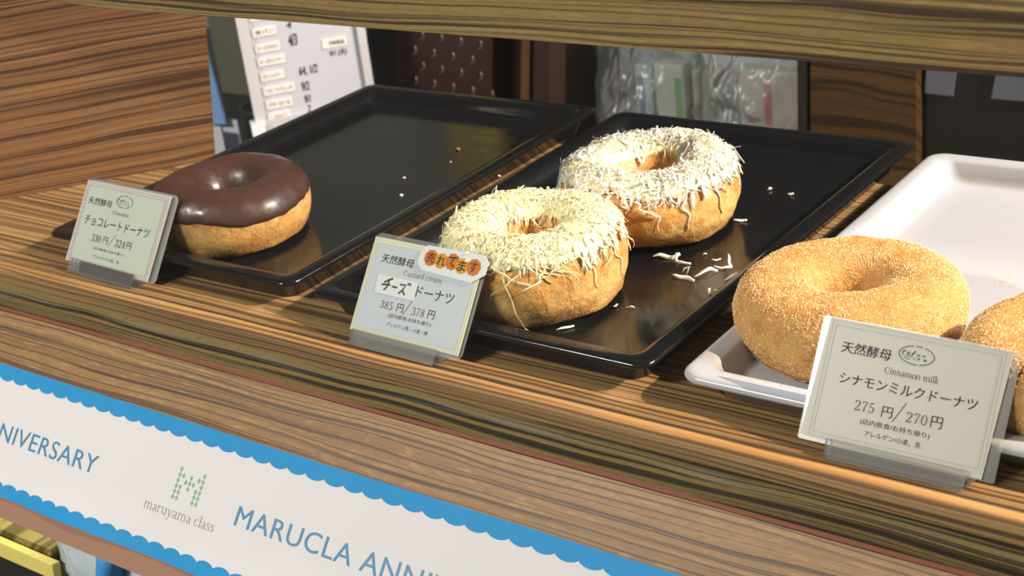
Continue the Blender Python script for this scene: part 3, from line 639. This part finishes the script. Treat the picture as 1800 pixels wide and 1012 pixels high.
def rule(bm, x0, y0, x1, y1, w, z):
    for a, b in (((x0, y0), (x1, y0 + w)), ((x0, y1 - w), (x1, y1)), ((x0, y0 + w), (x0 + w, y1 - w)), ((x1 - w, y0 + w), (x1, y1 - w))):
        bm.faces.new([bm.verts.new((p, q, z)) for p, q in ((a[0], a[1]), (b[0], a[1]), (b[0], b[1]), (a[0], b[1]))])
ZT = 0.00062
def stamp(root, cx, cy, rx, ry):
    bm = bmesh.new(); n = 48
    for k in range(n):
        if k in (9, 13, 37): continue
        a0, a1 = 2 * math.pi * k / n, 2 * math.pi * (k + 1) / n; w = 0.00045
        bm.faces.new([bm.verts.new((cx + (rx - d) * math.cos(a), cy + (ry - d) * math.sin(a), ZT)) for a, d in ((a0, 0), (a1, 0), (a1, w), (a0, w))])
    sx, sy = rx / 0.0077, ry / 0.0040
    def q(x, y): return (cx + x * sx * mm, cy + y * sy * mm)
    def st(pts, w): ribbon2d(bm, [q(*p) for p in pts], w * mm, ZT)
    st([(-5.9, 1.2), (-5.9, -0.9)], 0.45); st([(-5.9, 0.5), (-5.2, 1.2), (-4.7, 1.15)], 0.6)
    st([(-3.9, 0.1), (-3.0, 0.2), (-3.1, 0.9), (-3.8, 0.8), (-4.0, 0.1), (-3.6, -0.5), (-2.9, -0.5)], 0.45)
    st([(-2.2, -0.9), (-1.5, 0.8), (-0.9, 1.5), (-0.5, 1.4)], 0.55); st([(-2.0, 0.5), (-0.8, 0.7)], 0.4)
    for x, y, w_, h_ in ((0.1, -0.3, 1.3, 1.0), (2.4, -0.3, 1.3, 1.0), (-1.5, -1.9, 1.3, 1.0), (0.6, -1.8, 1.2, 1.0), (3.1, -1.9, 1.4, 1.0)):
        add_text(bm, {0.1: '田', 2.4: '村', -1.5: '小', 0.6: '麦', 3.1: '酒'}[x], *q(x, y), *q(x + w_, y + h_), ZT, 0.03)
    st([(-5.4, -1.2), (-4.2, -1.9), (-3.2, -2.2)], 0.3); st([(-4.6, -1.0), (-3.4, -1.1)], 0.25); st([(-2.6, -1.4), (-2.9, -2.3)], 0.3)
    return link('stamp', bm, M_navy, root)
def stand(root, x0, x1, m):
    """clear sheet bent into base, back rest and front lip; local frame of the card, world-flat base added below"""
    plate('back_rest', rrect(x0, -0.0045, x1, 0.030, 0.001), -0.0030, -0.0014, m, root)
    plate('front_lip', rrect(x0, -0.0058, x1, 0.0028, 0.0006), 0.0016, 0.0030, m, root)
    plate('fold', [(x0, -0.0058), (x1, -0.0058), (x1, -0.0044), (x0, -0.0044)], -0.0030, 0.0016, m, root)
def make_card(idx, x0, y0, yaw, lean, label, st_label, w, h, paper, border, m_p, m_e, m_rule, film_r, lip):
    FMx = card_frame(x0, y0, yaw, lean)
    c = empty('price_card', mw=FMx); tag(c, label, 'price card', 'price cards')
    plate('laminate_film', rrect(0, 0, w, h, film_r), -0.0008, -0.0001, M_film, c)['label'] = 'clear laminate margin'
    plate('paper', paper, 0.0, 0.0005, m_e, c)
    if m_p is not m_e:
        q = border; bm = bmesh.new(); rr = [(q[0], q[1]), (q[2], q[1]), (q[2], q[3]), (q[0], q[3])]
        bm.faces.new([bm.verts.new((x, y, 0.00055)) for x, y in rr]); link('printed_ground', bm, m_p, c)
    bm = bmesh.new(); q = border; rule(bm, *q, 0.00030, 0.0006)
    e = 0.0016; rule(bm, q[0] - e, q[1] - e, q[2] + e, q[3] + e, 0.00022, 0.0006); link('border', bm, m_rule, c)
    s = empty('card_stand', mw=FMx); tag(s, st_label, 'card stand', 'clear card stands')
    stand(s, lip[0], lip[1], M_acrylic)
    b = bmesh.new(); yb = lip[2]; sh = lip[3]
    inv = FMx.inverted(); p0 = FMx @ Vector((lip[0], -0.0058, 0)); p1 = FMx @ Vector((lip[1], -0.0058, 0))
    bx = Vector((-math.sin(yaw), math.cos(yaw), 0))
    ring = [p0 + bx * 0.003, p1 + bx * 0.003, p1 + bx * yb + Vector((sh, 0, 0)), p0 + bx * yb + Vector((sh, 0, 0))]
    lo = [b.verts.new(inv @ Vector((p.x, p.y, 0.0003))) for p in ring]; hi = [b.verts.new(inv @ Vector((p.x, p.y, 0.0019))) for p in ring]
    b.faces.new(lo); b.faces.new(hi[::-1])
    for i in range(4): b.faces.new((lo[i], lo[(i + 1) % 4], hi[(i + 1) % 4], hi[i]))
    link('base_plate', b, M_acrylic, s)
    return c
def words(c, items, m, name='lettering', bold=0.0):
    bm = bmesh.new()
    for it in items: add_text(bm, it[0], *it[1:5], ZT, it[5] if len(it) > 5 else bold)
    return link(name, bm, m, c)
def slash(c, m, x0, y0, x1, y1, w=0.0004):
    bm = bmesh.new(); ribbon2d(bm, [(x0, y0), (x1, y1)], w, ZT); link('lettering', bm, m, c)
# serif figures and Latin letters, drawn as thick and thin pen strokes in a unit box
SER = {
 '0': [([(.5, 1), (.22, .88), (.14, .5), (.22, .12), (.5, 0)], [.5, .9, 1.3, .9, .5]), ([(.5, 1), (.78, .88), (.86, .5), (.78, .12), (.5, 0)], [.5, .9, 1.3, .9, .5])],
 '2': [([(.16, .74), (.2, .92), (.48, 1), (.76, .9), (.8, .7), (.62, .42), (.14, .03)], [1.2, .9, .6, 1.1, 1.3, 1, .5]), ([(.12, .04), (.84, .04), (.9, .22)], [1, 1.2, .5])],
 '3': [([(.16, .8), (.3, .96), (.5, 1), (.76, .9), (.78, .7), (.62, .56), (.4, .53)], [1.1, .8, .6, 1.1, 1.2, .7, .4]), ([(.45, .53), (.76, .44), (.85, .24), (.7, .05), (.45, 0), (.2, .06), (.13, .2)], [.4, .9, 1.3, .9, .6, .8, 1.2])],
 '4': [([(.7, 0), (.7, 1)], [1.2, 1.2]), ([(.7, 1), (.06, .27), (.94, .27)], [.6, .5, .6]), ([(.5, .01), (.9, .01)], [.5, .5])],
 '5': [([(.26, .98), (.8, .98)], [1.0, 1.0]), ([(.27, .98), (.2, .52)], [.6, .5]), ([(.2, .52), (.45, .62), (.74, .54), (.84, .3), (.7, .06), (.42, 0), (.18, .06), (.12, .2)], [.4, .6, 1, 1.3, .9, .6, .8, 1.2])],
 '7': [([(.14, .78), (.18, .97), (.88, .97)], [.5, .9, 1.0]), ([(.88, .97), (.56, .5), (.44, 0)], [.5, .9, 1.3])],
 '8': [([(.5, 1), (.24, .88), (.24, .68), (.5, .54), (.78, .38), (.82, .18), (.5, 0)], [.5, .9, 1, 1.1, 1.2, .9, .5]), ([(.5, 1), (.76, .88), (.74, .68), (.5, .54), (.2, .38), (.16, .16), (.5, 0)], [.5, .9, .9, .6, .9, 1.1, .5])]}
def figures(c, txt, x0, y0, x1, y1, m, w=0.0005):
    bm = bmesh.new(); cw = (x1 - x0) / len(txt)
    for i, ch in enumerate(txt):
        for pts, tp in SER[ch]:
            Q = []; T = []
            for k in range(len(pts) - 1):
                for j in range(4):
                    t = j / 4; a, b = Vector(pts[k]), Vector(pts[k + 1]); Q.append(a.lerp(b, t)); T.append(tp[k] + (tp[k + 1] - tp[k]) * t)
            Q.append(Vector(pts[-1])); T.append(tp[-1])
            if len(pts) > 3: Q = [Q[0]] + [(Q[k - 1] + Q[k] * 2 + Q[k + 1]) / 4 for k in range(1, len(Q) - 1)] + [Q[-1]]
            ribbon2d(bm, [(x0 + cw * (i + 0.04 + q.x * 0.92), y0 + (y1 - y0) * q.y) for q in Q], w, ZT, T)
    link('lettering', bm, m, c)

c1 = make_card(1, -0.4179, 0.0121, -0.038, 0.605, 'mint-coloured price card in front of the chocolate doughnut', 'clear acrylic card stand in front of the left black tray',
    0.0865, 0.0542, [(0.0, 0.0008), (0.0806, 0.0008), (0.0812, 0.0530), (0.0006, 0.0526)], (0.0040, 0.0032, 0.0772, 0.0498), M_p1, M_p1e, M_line1, 0.004, (0.0075, 0.0692, 0.030, 0.013))
words(c1, [('天然酵母', 0.0066, 0.0384, 0.0298, 0.0428, 0.02), ('チョコレートドーナツ', 0.0078, 0.0256, 0.0709, 0.0312, 0.012),
           ('(店内飲食/お持ち帰り)', 0.0235, 0.0112, 0.0535, 0.0132, 0.01), ('アレルゲン/小麦、乳', 0.0253, 0.0064, 0.0511, 0.0084, 0.01)], M_txt)
bm = bmesh.new(); serif_text(bm, 'Chocolate', 0.0321, 0.0351, 0.0484, 0.0015, ZT, 0.00034); link('lettering', bm, M_txt, c1)
figures(c1, '330', 0.0192, 0.0162, 0.0285, 0.0204, M_price, 0.00065); figures(c1, '324', 0.0421, 0.0163, 0.0520, 0.0206, M_price, 0.00065)
words(c1, [('円', 0.0306, 0.0162, 0.0352, 0.0206), ('円', 0.0532, 0.0162, 0.0580, 0.0208)], M_price, bold=0.01); slash(c1, M_txt, 0.0362, 0.0150, 0.0414, 0.0235)
stamp(c1, 0.0408, 0.0437, 0.0080, 0.0039)

c2 = make_card(2, -0.1768, 0.0075, -0.025, 0.640, 'white price card wearing the orange-dotted sticker, in front of the cheese doughnut', 'clear acrylic card stand in front of the middle black tray',
    0.0765, 0.0554, [(0.0010, 0.0022), (0.0748, 0.0022), (0.0742, 0.0530), (0.0006, 0.0528)], (0.0032, 0.0040, 0.0722, 0.0500), M_p2, M_p2e, M_line2, 0.004, (0.0050, 0.0620, 0.031, 0.008))
words(c2, [('天然酵母', 0.0090, 0.0402, 0.0312, 0.0448, 0.02), ('(店内飲食/お持ち帰り)', 0.0241, 0.0126, 0.0530, 0.0152, 0.008), ('アレルゲン/乳・小麦・卵', 0.0247, 0.0082, 0.0523, 0.0105, 0.008),
           ('ドーナツ', 0.0378, 0.0264, 0.0626, 0.0320, 0.006)], M_txt)
bm = bmesh.new(); serif_text(bm, 'Custard cream', 0.0262, 0.0356, 0.0522, 0.0019, ZT, 0.00034); link('lettering', bm, M_txt, c2)
figures(c2, '385', 0.0165, 0.0167, 0.0256, 0.0207, M_price); figures(c2, '378', 0.0381, 0.0168, 0.0472, 0.0208, M_price)
words(c2, [('円', 0.0282, 0.0166, 0.0326, 0.0210), ('円', 0.0492, 0.0170, 0.0536, 0.0214)], M_price, bold=0.005); slash(c2, M_txt, 0.0330, 0.0155, 0.0372, 0.0240)
tp = plate('tape_patch', [(0.0104, 0.0240), (0.0374, 0.0240), (0.0370, 0.0336), (0.0098, 0.0336)], 0.0005, 0.00070, M_tape, c2); tp['label'] = 'white correction tape with handwritten kana'
bm = bmesh.new(); ZT2 = 0.00078
for pts in ([(0.0205, 0.0329), (0.0182, 0.0318), (0.0152, 0.0300)], [(0.0140, 0.0287), (0.0170, 0.0291), (0.0200, 0.0293)], [(0.0182, 0.0318), (0.0182, 0.0290), (0.0174, 0.0272), (0.0162, 0.0260)],
            [(0.0213, 0.0288), (0.0248, 0.0287)], [(0.0262, 0.0307), (0.0300, 0.0309), (0.0288, 0.0282), (0.0266, 0.0259)], [(0.0284, 0.0279), (0.0298, 0.0268), (0.0310, 0.0258)],
            [(0.0313, 0.0324), (0.0317, 0.0311)], [(0.0325, 0.0325), (0.0331, 0.0311)]):
    ribbon2d(bm, pts, 0.00105, ZT2)
link('handwriting', bm, M_blk, tp)
stk = plate('sticker', [(0.0372, 0.0536), (0.0340, 0.0505), (0.0335, 0.0440), (0.0372, 0.0404), (0.0708, 0.0392), (0.0775, 0.0440), (0.0782, 0.0505), (0.0748, 0.0540)], 0.0006, 0.0011, M_tape, c2); stk['label'] = 'white sticker with five orange and amber dots'
for i, (cx, cy) in enumerate(((0.0414, 0.0474), (0.0485, 0.0469), (0.0556, 0.0476), (0.0622, 0.0464), (0.0697, 0.0470))):
    bm = bmesh.new(); rr = 0.0043 if i % 2 == 0 else 0.0040
    pts = [(cx + rr * (1 + 0.045 * math.cos(9 * a)) * math.cos(a), cy + rr * (1 + 0.045 * math.cos(9 * a)) * math.sin(a)) for a in [2 * math.pi * k / 54 for k in range(54)]]
    bm.faces.new([bm.verts.new((x, y, 0.00114 + 0.00002 * i)) for x, y in pts]); link('dot', bm, M_or if i % 2 == 0 else M_ye, stk)
    bm = bmesh.new(); ch = '売れてます'[i]; add_text(bm, ch, cx - 0.0026, cy - 0.0026, cx + 0.0026, cy + 0.0027, 0.00126, 0.022); link('lettering', bm, M_blk, stk)

c3 = make_card(3, 0.0795, 0.0092, -0.002, 0.592, 'grey price card in front of the cinnamon sugar doughnuts, nearest the viewer', 'clear acrylic card stand in front of the white tray',
    0.0842, 0.0534, [(0.0012, 0.0020), (0.0792, 0.0006), (0.0811, 0.0524), (0.0034, 0.0532)], (0.0064, 0.0042, 0.0772, 0.0504), M_p3, M_p3, M_line3, 0.001, (0.0142, 0.0734, 0.025, 0.008))
words(c3, [('天然酵母', 0.0110, 0.0394, 0.0328, 0.0442, 0.022), ('シナモンミルクドーナツ', 0.0131, 0.0266, 0.0717, 0.0312, 0.012), ('(店内飲食/お持ち帰り)', 0.0260, 0.0112, 0.0556, 0.0140, 0.008),
           ('アレルゲン/小麦、乳', 0.0287, 0.0070, 0.0530, 0.0094, 0.008)], M_txt)
bm = bmesh.new(); serif_text(bm, 'Cinnamon milk', 0.0313, 0.0342, 0.0546, 0.0018, ZT, 0.00036); link('lettering', bm, M_txt, c3)
figures(c3, '275', 0.0218, 0.0168, 0.0310, 0.0209, M_price); figures(c3, '270', 0.0442, 0.0165, 0.0536, 0.0206, M_price)
words(c3, [('円', 0.0340, 0.0163, 0.0386, 0.0208), ('円', 0.0548, 0.0164, 0.0596, 0.0212)], M_price, bold=0.006); slash(c3, M_txt, 0.0392, 0.0152, 0.0434, 0.0238)
stamp(c3, 0.0432, 0.0438, 0.0077, 0.0040)

# ------------------------------------------------------------------ kitchen behind the case
M_gwall = mat('grey_green_wall', (0.27, 0.27, 0.23), 0.7); M_dwall = mat('dark_brown_wall', (0.014, 0.010, 0.008), 0.6)
M_wb = mat('whiteboard_white', (0.50, 0.51, 0.57), 0.35); M_frame = mat('pale_grey_frame', (0.52, 0.50, 0.52), 0.45); M_mag = mat('cream_magnet', (0.72, 0.68, 0.66), 0.5)
M_mk = mat('marker_ink', (0.03, 0.03, 0.04), 0.5); M_beige = mat('beige_paper', (0.50, 0.40, 0.33), 0.6); M_pale = mat('pale_packet', (0.52, 0.50, 0.42), 0.5)
M_dbox = mat('dark_brown_card', (0.040, 0.016, 0.012), 0.35); M_crd = mat('emboss_highlight', (0.10, 0.065, 0.065), 0.35); M_rb = mat('red_brown_post', (0.035, 0.014, 0.010), 0.45); M_ob = mat('orange_brown_strip', (0.16, 0.065, 0.02), 0.5)
M_lb = mat('light_blue_sheet', (0.25, 0.42, 0.72), 0.4); M_wht = mat('white_card', (0.72, 0.72, 0.76), 0.4); M_yel = mat('yellow_post', (0.42, 0.36, 0.08), 0.5)
M_bin = mat('pale_grey_bin', (0.46, 0.51, 0.51), 0.35); M_reflect = mat('grey_reflection', (0.12, 0.12, 0.15), 0.6); M_olive = mat('olive_board', (0.17, 0.165, 0.115), 0.6)
def struct(o, kind='structure'): o['kind'] = kind; return o
fl = struct(box('floor', (-4, -3, -1.05), (3, 3.5, -1.0), mat('floor_tile', (0.10, 0.085, 0.07), 0.5)))
wl = struct(box('wall_back', (-4, 1.50, -1.0), (3, 1.55, 2.2), M_dwall))
ct = box('kitchen_counter', (-2.2, 0.42, -0.34), (0.7, 1.36, -0.30), M_grey); tag(ct, 'dark kitchen counter standing behind the display case', 'counter')
wp = box('partition', (-2.6, 1.36, -0.30), (-1.245, 1.40, 1.1), M_gwall); tag(wp, 'grey-green partition behind the whiteboard', 'partition')
yp = box('post', (-1.235, 1.34, -0.30), (-1.165, 1.40, 1.1), M_yel); tag(yp, 'dull yellow post at the end of the grey-green partition', 'post')
ob = box('board', (-1.45, 1.05, -0.30), (-1.27, 1.07, -0.145), M_olive); tag(ob, 'olive board standing left of the whiteboard', 'board')
# whiteboard
WBd = Vector((0.6263, 0.7796, 0)); WBM = frame_matrix((-0.9058, 0.62, -0.0905), WBd, (0, 0, 1))
wb = empty('whiteboard', mw=WBM); tag(wb, 'white order board with magnetic name strips and handwritten counts', 'whiteboard')
box('board', (0.010, -0.066, -0.004), (0.138, 0.19, 0.0), M_wb, wb)
for p0, p1 in (((0.0015, -0.070, -0.008), (0.0135, 0.20, 0.006)), ((0.1342, -0.070, -0.008), (0.1436, 0.20, 0.006)), ((0.0135, -0.082, -0.008), (0.1342, -0.064, 0.006)), ((0.0135, 0.19, -0.008), (0.1342, 0.20, 0.006))):
    box('frame', p0, p1, M_frame, wb)
box('foot', (-0.0045, -0.078, -0.006), (0.012, -0.063, 0.012), M_wht, wb)
box('stand', (0.03, -0.2095, -0.03), (0.12, -0.082, -0.01), M_grey, wb)
STR = [('食パン', 0.0445, 0.0375), ('チーズアヤオリ', 0.0452, 0.0190), ('チーズウインナー', 0.0485, 0.0035), ('ダンシャリー', 0.0445, -0.0140), ('フルーツブレッド', 0.0537, -0.0310), ('バターロール', 0.0480, -0.0475), ('くるみパン', 0.0430, -0.0620), ('クロワッサン', 0.0460, 0.056)]
for t_, x1, y in STR:
    s_ = box('magnet_strip', (0.0165, y - 0.0052, 0.0002), (x1, y + 0.0052, 0.0014), M_mag, wb)
    bm = bmesh.new(); add_text(bm, t_, 0.0200, y - 0.0026, x1 - 0.003, y + 0.0026, 0.0016, 0.01); link('lettering', bm, M_txt, s_)
s_ = box('magnet_strip', (0.0925, 0.0055, 0.0002), (0.1215, 0.0165, 0.0014), M_mag, wb)
bm = bmesh.new(); add_text(bm, '予約商品', 0.100, 0.0085, 0.118, 0.0135, 0.0016, 0.03); link('lettering', bm, M_txt, s_)
bm = bmesh.new()
for t_, x0, y0, x1, y1 in (('4', 0.056, 0.036, 0.062, 0.044), ('4/3', 0.0555, 0.0155, 0.0655, 0.029), ('64, 1/2', 0.0612, -0.0215, 0.0825, -0.010), ('9/2', 0.0612, -0.0385, 0.0700, -0.028), ('9/1', 0.0620, -0.0530, 0.0690, -0.044), ('2', 0.063, -0.064, 0.067, -0.056), ('9/1 (木)', 0.0995, -0.0060, 0.1190, 0.0030)):
    add_text(bm, t_, x0, y0, x1, y1, 0.0004, 0.03, 0.2)
link('handwriting', bm, M_mk, wb)
# blue sheet, white box, dark cup left of the board
bm = bmesh.new(); add_prism(bm, [(-1.090, -0.202), (-1.048, -0.198), (-1.0565, -0.105), (-1.075, -0.09)], 0.70, 0.703, 'y'); o = link('file_sheet', bm, M_lb); tag(o, 'light blue sheet standing in the white card tray beside the wooden side panel', 'sheet')
o = empty('card_tray', (-1.062, 0.690, -0.2995)); tag(o, 'white card tray holding the light blue sheet behind the side panel', 'tray')
box('front', (-0.045, -0.006, 0), (0.0215, -0.003, 0.103), M_wht, o); box('back', (-0.045, 0.022, 0), (0.0215, 0.025, 0.103), M_wht, o); box('bottom', (-0.045, -0.003, 0), (0.0215, 0.022, 0.003), M_wht, o)
def lathe(name, prof, m, parent=None, k=28):
    bm = bmesh.new(); rows = [[bm.verts.new((r * math.cos(2 * math.pi * i / k), r * math.sin(2 * math.pi * i / k), z)) for i in range(k)] for r, z in prof]
    for a, b in zip(rows, rows[1:]):
        for i in range(k): bm.faces.new((a[i], a[(i + 1) % k], b[(i + 1) % k], b[i]))
    bm.faces.new(rows[0][::-1]); bm.faces.new(rows[-1]); return link(name, bm, m, parent, True)
o = lathe('cup', [(0.026, 0), (0.029, 0.002), (0.032, 0.115), (0.033, 0.1205), (0.030, 0.1205), (0.028, 0.11), (0.024, 0.01)], mat('dark_green_plastic', (0.018, 0.022, 0.022), 0.3)); o.location = (-1.010, 0.735, -0.2998)
tag(o, 'dark round cup between the light blue sheet and the whiteboard', 'cup')
# slanting-edged things standing on the counter; edges given as x at z=-0.095 and its slope
def slab(name, xa, ka, xb, kb, y0, y1, m, zt=0.16, parent=None, zb=-0.2998):
    f = lambda x, k, z: (x + k * (z + 0.095), z)
    return prism(name, [f(xa, ka, zb), f(xb, kb, zb), f(xb, kb, zt), f(xa, ka, zt)], y0, y1, m, parent, 'y')
o = slab('storage_box', -0.895, 0.155, -0.834, 0.15, 0.82, 0.98, mat('black_box', (0.008, 0.008, 0.009), 0.4)); tag(o, 'black storage box right beside the whiteboard', 'box')
db = empty('embossed_box', (0, 0, 0)); tag(db, 'dark brown box with rows of embossing on its face, highlights painted as crescents', 'box')
slab('body', -0.832, 0.15, -0.690, 0.155, 0.80, 0.95, M_dbox, parent=db)
cr = 0
for iy in range(-2, 4):
    for ix in range(5):
        cx = -0.812 + ix * 0.0285 + (0.012 if iy % 2 else 0) + 0.15 * (-0.125 + iy * 0.019 + 0.095); cz = -0.150 + iy * 0.019 - 0.002 * ix
        if cx > -0.700: continue
        bm = bmesh.new(); prv = None
        for k in range(13):
            a = R(-95 + 120 * k / 12); w = 0.0016 * math.sin(math.pi * k / 12) + 0.0001; ring = []
            for rr, yy in ((0.0088 - w, 0.7998), (0.0088, 0.7982), (0.0088 + w, 0.7998)): ring.append(bm.verts.new((cx + rr * math.cos(a), yy, cz + rr * math.sin(a))))
            if prv:
                for q in (0, 1): bm.faces.new((prv[q], prv[q + 1], ring[q + 1], ring[q]))
            prv = ring
        link('highlight_crescent', bm, M_crd, db); cr += 1  # highlights of the embossing, put in as paler crescent ridges
o = slab('cabinet', -0.688, 0.157, -0.632, 0.14, 0.84, 1.0, mat('very_dark_wood', (0.018, 0.009, 0.007), 0.4)); tag(o, 'very dark wooden cabinet between the embossed box and the bread bin', 'cabinet')
o2 = slab('door_edge', -0.669, 0.152, -0.657, 0.150, 0.834, 0.8398, M_ob, parent=o); o2['label'] = 'orange-brown vertical strip'
# bread bin with bags
bb = empty('bread_bin'); tag(bb, 'pale grey open bin framed in dark wood, holding bagged bread', 'bin')
slab('back_panel', -0.606, 0.137, -0.307, 0.03, 1.02, 1.03, M_bin, parent=bb)
o2 = slab('post', -0.628, 0.14, -0.606, 0.137, 0.80, 1.03, M_rb, parent=bb); slab('post', -0.307, 0.03, -0.297, 0.03, 0.80, 1.03, M_grey, parent=bb)
box('bottom_panel', (-0.62, 0.80, -0.2995), (-0.30, 1.02, -0.290), M_bin, bb)
def crumple(name, x0, x1, z0, z1, yf, depth, seed, m, amp=0.012, nx=70, nz=44):
    bm = bmesh.new(); g = []
    for s in (0, 1):
        rows = []
        for i in range(nx + 1):
            col = []
            for j in range(nz + 1):
                u, v = i / nx, j / nz; x, z = x0 + (x1 - x0) * u, z0 + (z1 - z0) * v
                b = (math.sin(math.pi * u) * math.sin(math.pi * min(1, v * 1.0))) ** 0.5 if 0 < u < 1 and 0 < v < 1 else 0
                q = Vector((x * 30, z * 30, seed + s * 9)); d = noise.noise(q) + 0.7 * abs(noise.noise(q * 2.3)) + 0.45 * abs(noise.noise(q * 5.1))
                y = yf + depth / 2 + (1 if s else -1) * (depth / 2 * b + amp * b * d)
                x += 0.006 * noise.noise((z * 40, seed, 0)); z += 0.010 * noise.noise((x * 25, seed, 3)) * v
                col.append(bm.verts.new((x, y, z)))
            rows.append(col)
        for i in range(nx):
            for j in range(nz): bm.faces.new((rows[i][j], rows[i + 1][j], rows[i + 1][j + 1], rows[i][j + 1]))
    return link(name, bm, m, None, True)
o = crumple('bread_bag', -0.598, -0.462, -0.289, -0.102, 0.83, 0.10, 3.0, M_bag); tag(o, 'left of two crumpled clear plastic bags in the bread bin', 'bag', 'clear bags in the bread bin')
o = crumple('bread_bag', -0.446, -0.320, -0.289, -0.095, 0.82, 0.10, 8.0, M_bag); tag(o, 'right of two crumpled clear plastic bags in the bread bin', 'bag', 'clear bags in the bread bin')
def packet(x0, x1, z1, y, m, mark, mx, label):
    p = empty('packet', ((x0 + x1) / 2, y, -0.2895)); tag(p, label, 'packet', 'packets inside the clear bags')
    w = (x1 - x0) / 2; h = z1 + 0.2895
    box('wrapper', (-w, -0.012, 0), (w, 0.012, h), m, p, 0.003)
    box('printed_mark', (mx - 0.004, -0.0128, h * 0.60), (mx + 0.004, -0.0119, h * 0.90), mark, p)
MG, MR, MV = mat('green_mark', (0.10, 0.34, 0.10), 0.5), mat('red_mark', (0.50, 0.06, 0.08), 0.5), mat('violet_mark', (0.13, 0.12, 0.24), 0.5)
packet(-0.425, -0.350, -0.136, 0.905, M_beige, MR, -0.002, 'pinkish beige packet with a red mark inside the right bag')
packet(-0.533, -0.494, -0.138, 0.905, M_pale, MG, 0.012, 'pale packet with a green mark at the left inside the left bag')
packet(-0.490, -0.452, -0.145, 0.915, M_pale, MG, 0.014, 'pale packet with a green mark at the right inside the left bag')
packet(-0.562, -0.540, -0.142, 0.910, M_bin, MV, -0.003, 'grey packet with a violet mark at the far left of the bread bin')
# wood cabinet, dark cabinet, grey patches standing in for glass reflections at the right
o = slab('cabinet', -0.293, 0.03, -0.185, 0.0, 0.80, 1.05, M_backwood); tag(o, 'warm brown wooden cabinet right of the bread bin', 'cabinet')
dc = slab('cabinet', -0.183, 0.0, 0.30, 0.0, 0.815, 1.05, mat('black_brown_cabinet', (0.014, 0.011, 0.010), 0.45)); tag(dc, 'black-brown cabinet behind the white tray', 'cabinet')
o = prism('reflection_patch', [(-0.194, -0.118), (-0.166, -0.119), (-0.160, -0.070), (-0.190, -0.070)], 0.795, 0.7965, M_reflect, None, 'y'); o.data.transform(Matrix.Translation((0.012, 0.0178, 0))); tag(o, 'grey patch standing in for a glass reflection at the left of the black-brown cabinet', 'reflection_patch', 'grey reflection patches on the dark cabinet')
o = prism('reflection_patch', [(-0.118, -0.118), (-0.070, -0.118), (-0.070, -0.085), (-0.112, -0.085)], 0.813, 0.8145, M_reflect, None, 'y'); tag(o, 'wide grey patch standing in for a glass reflection at the right of the black-brown cabinet', 'reflection_patch', 'grey reflection patches on the dark cabinet')

# ------------------------------------------------------------------ lower shelf at the bottom left
M_yw = mat('yellow_painted_wood', (0.68, 0.58, 0.15), 0.5); M_bd = mat('chalkboard', (0.012, 0.011, 0.011), 0.6)
pl = box('wooden_crate', (-0.26, -0.06, -0.3048), (0.10, 0.29, -0.1625), M_plank); pl.rotation_euler.z = R(90); pl.location = (-0.465, 0.20, 0)
tag(pl, 'pale wooden crate below the fascia, behind the yellow frame', 'crate')
fr = empty('picture_frame', (-0.385, -0.067, -0.160)); fr.rotation_euler.x = R(-8); tag(fr, 'yellow wooden picture frame with black board at the lower left', 'frame')
box('top_bar', (-0.20, -0.006, -0.011), (0, 0, 0), M_yw, fr, 0.0008); box('stile', (-0.011, -0.006, -0.1455), (0, 0, -0.011), M_yw, fr, 0.0008); box('stile', (-0.20, -0.006, -0.1455), (-0.189, 0, -0.011), M_yw, fr, 0.0008)
box('bottom_bar', (-0.189, -0.006, -0.1455), (-0.011, 0, -0.1345), M_yw, fr, 0.0008); pn = box('panel', (-0.189, -0.003, -0.1345), (-0.011, -0.001, -0.011), M_bd, fr)
prism('printed_bread', [(-0.058, -0.046), (-0.055, -0.030), (-0.045, -0.023), (-0.034, -0.026), (-0.027, -0.040), (-0.030, -0.060), (-0.050, -0.060)], -0.0036, -0.0029, mat('bread_print', (0.62, 0.55, 0.45), 0.5), pn, 'y')
bg = empty('carrier_bag', (0, 0, 0)); tag(bg, 'milky plastic bag with a blue print at the lower left edge', 'bag')
o = crumple('bag_body', -0.408, -0.25, -0.30, -0.125, -0.075, 0.05, 14.0, M_bluebag, 0.008); o.parent = bg
o = crumple('blue_print', -0.335, -0.318, -0.20, -0.128, -0.082, 0.02, 19.0, mat('blue_print', (0.05, 0.25, 0.55), 0.5), 0.002, 20, 20); o.parent = bg
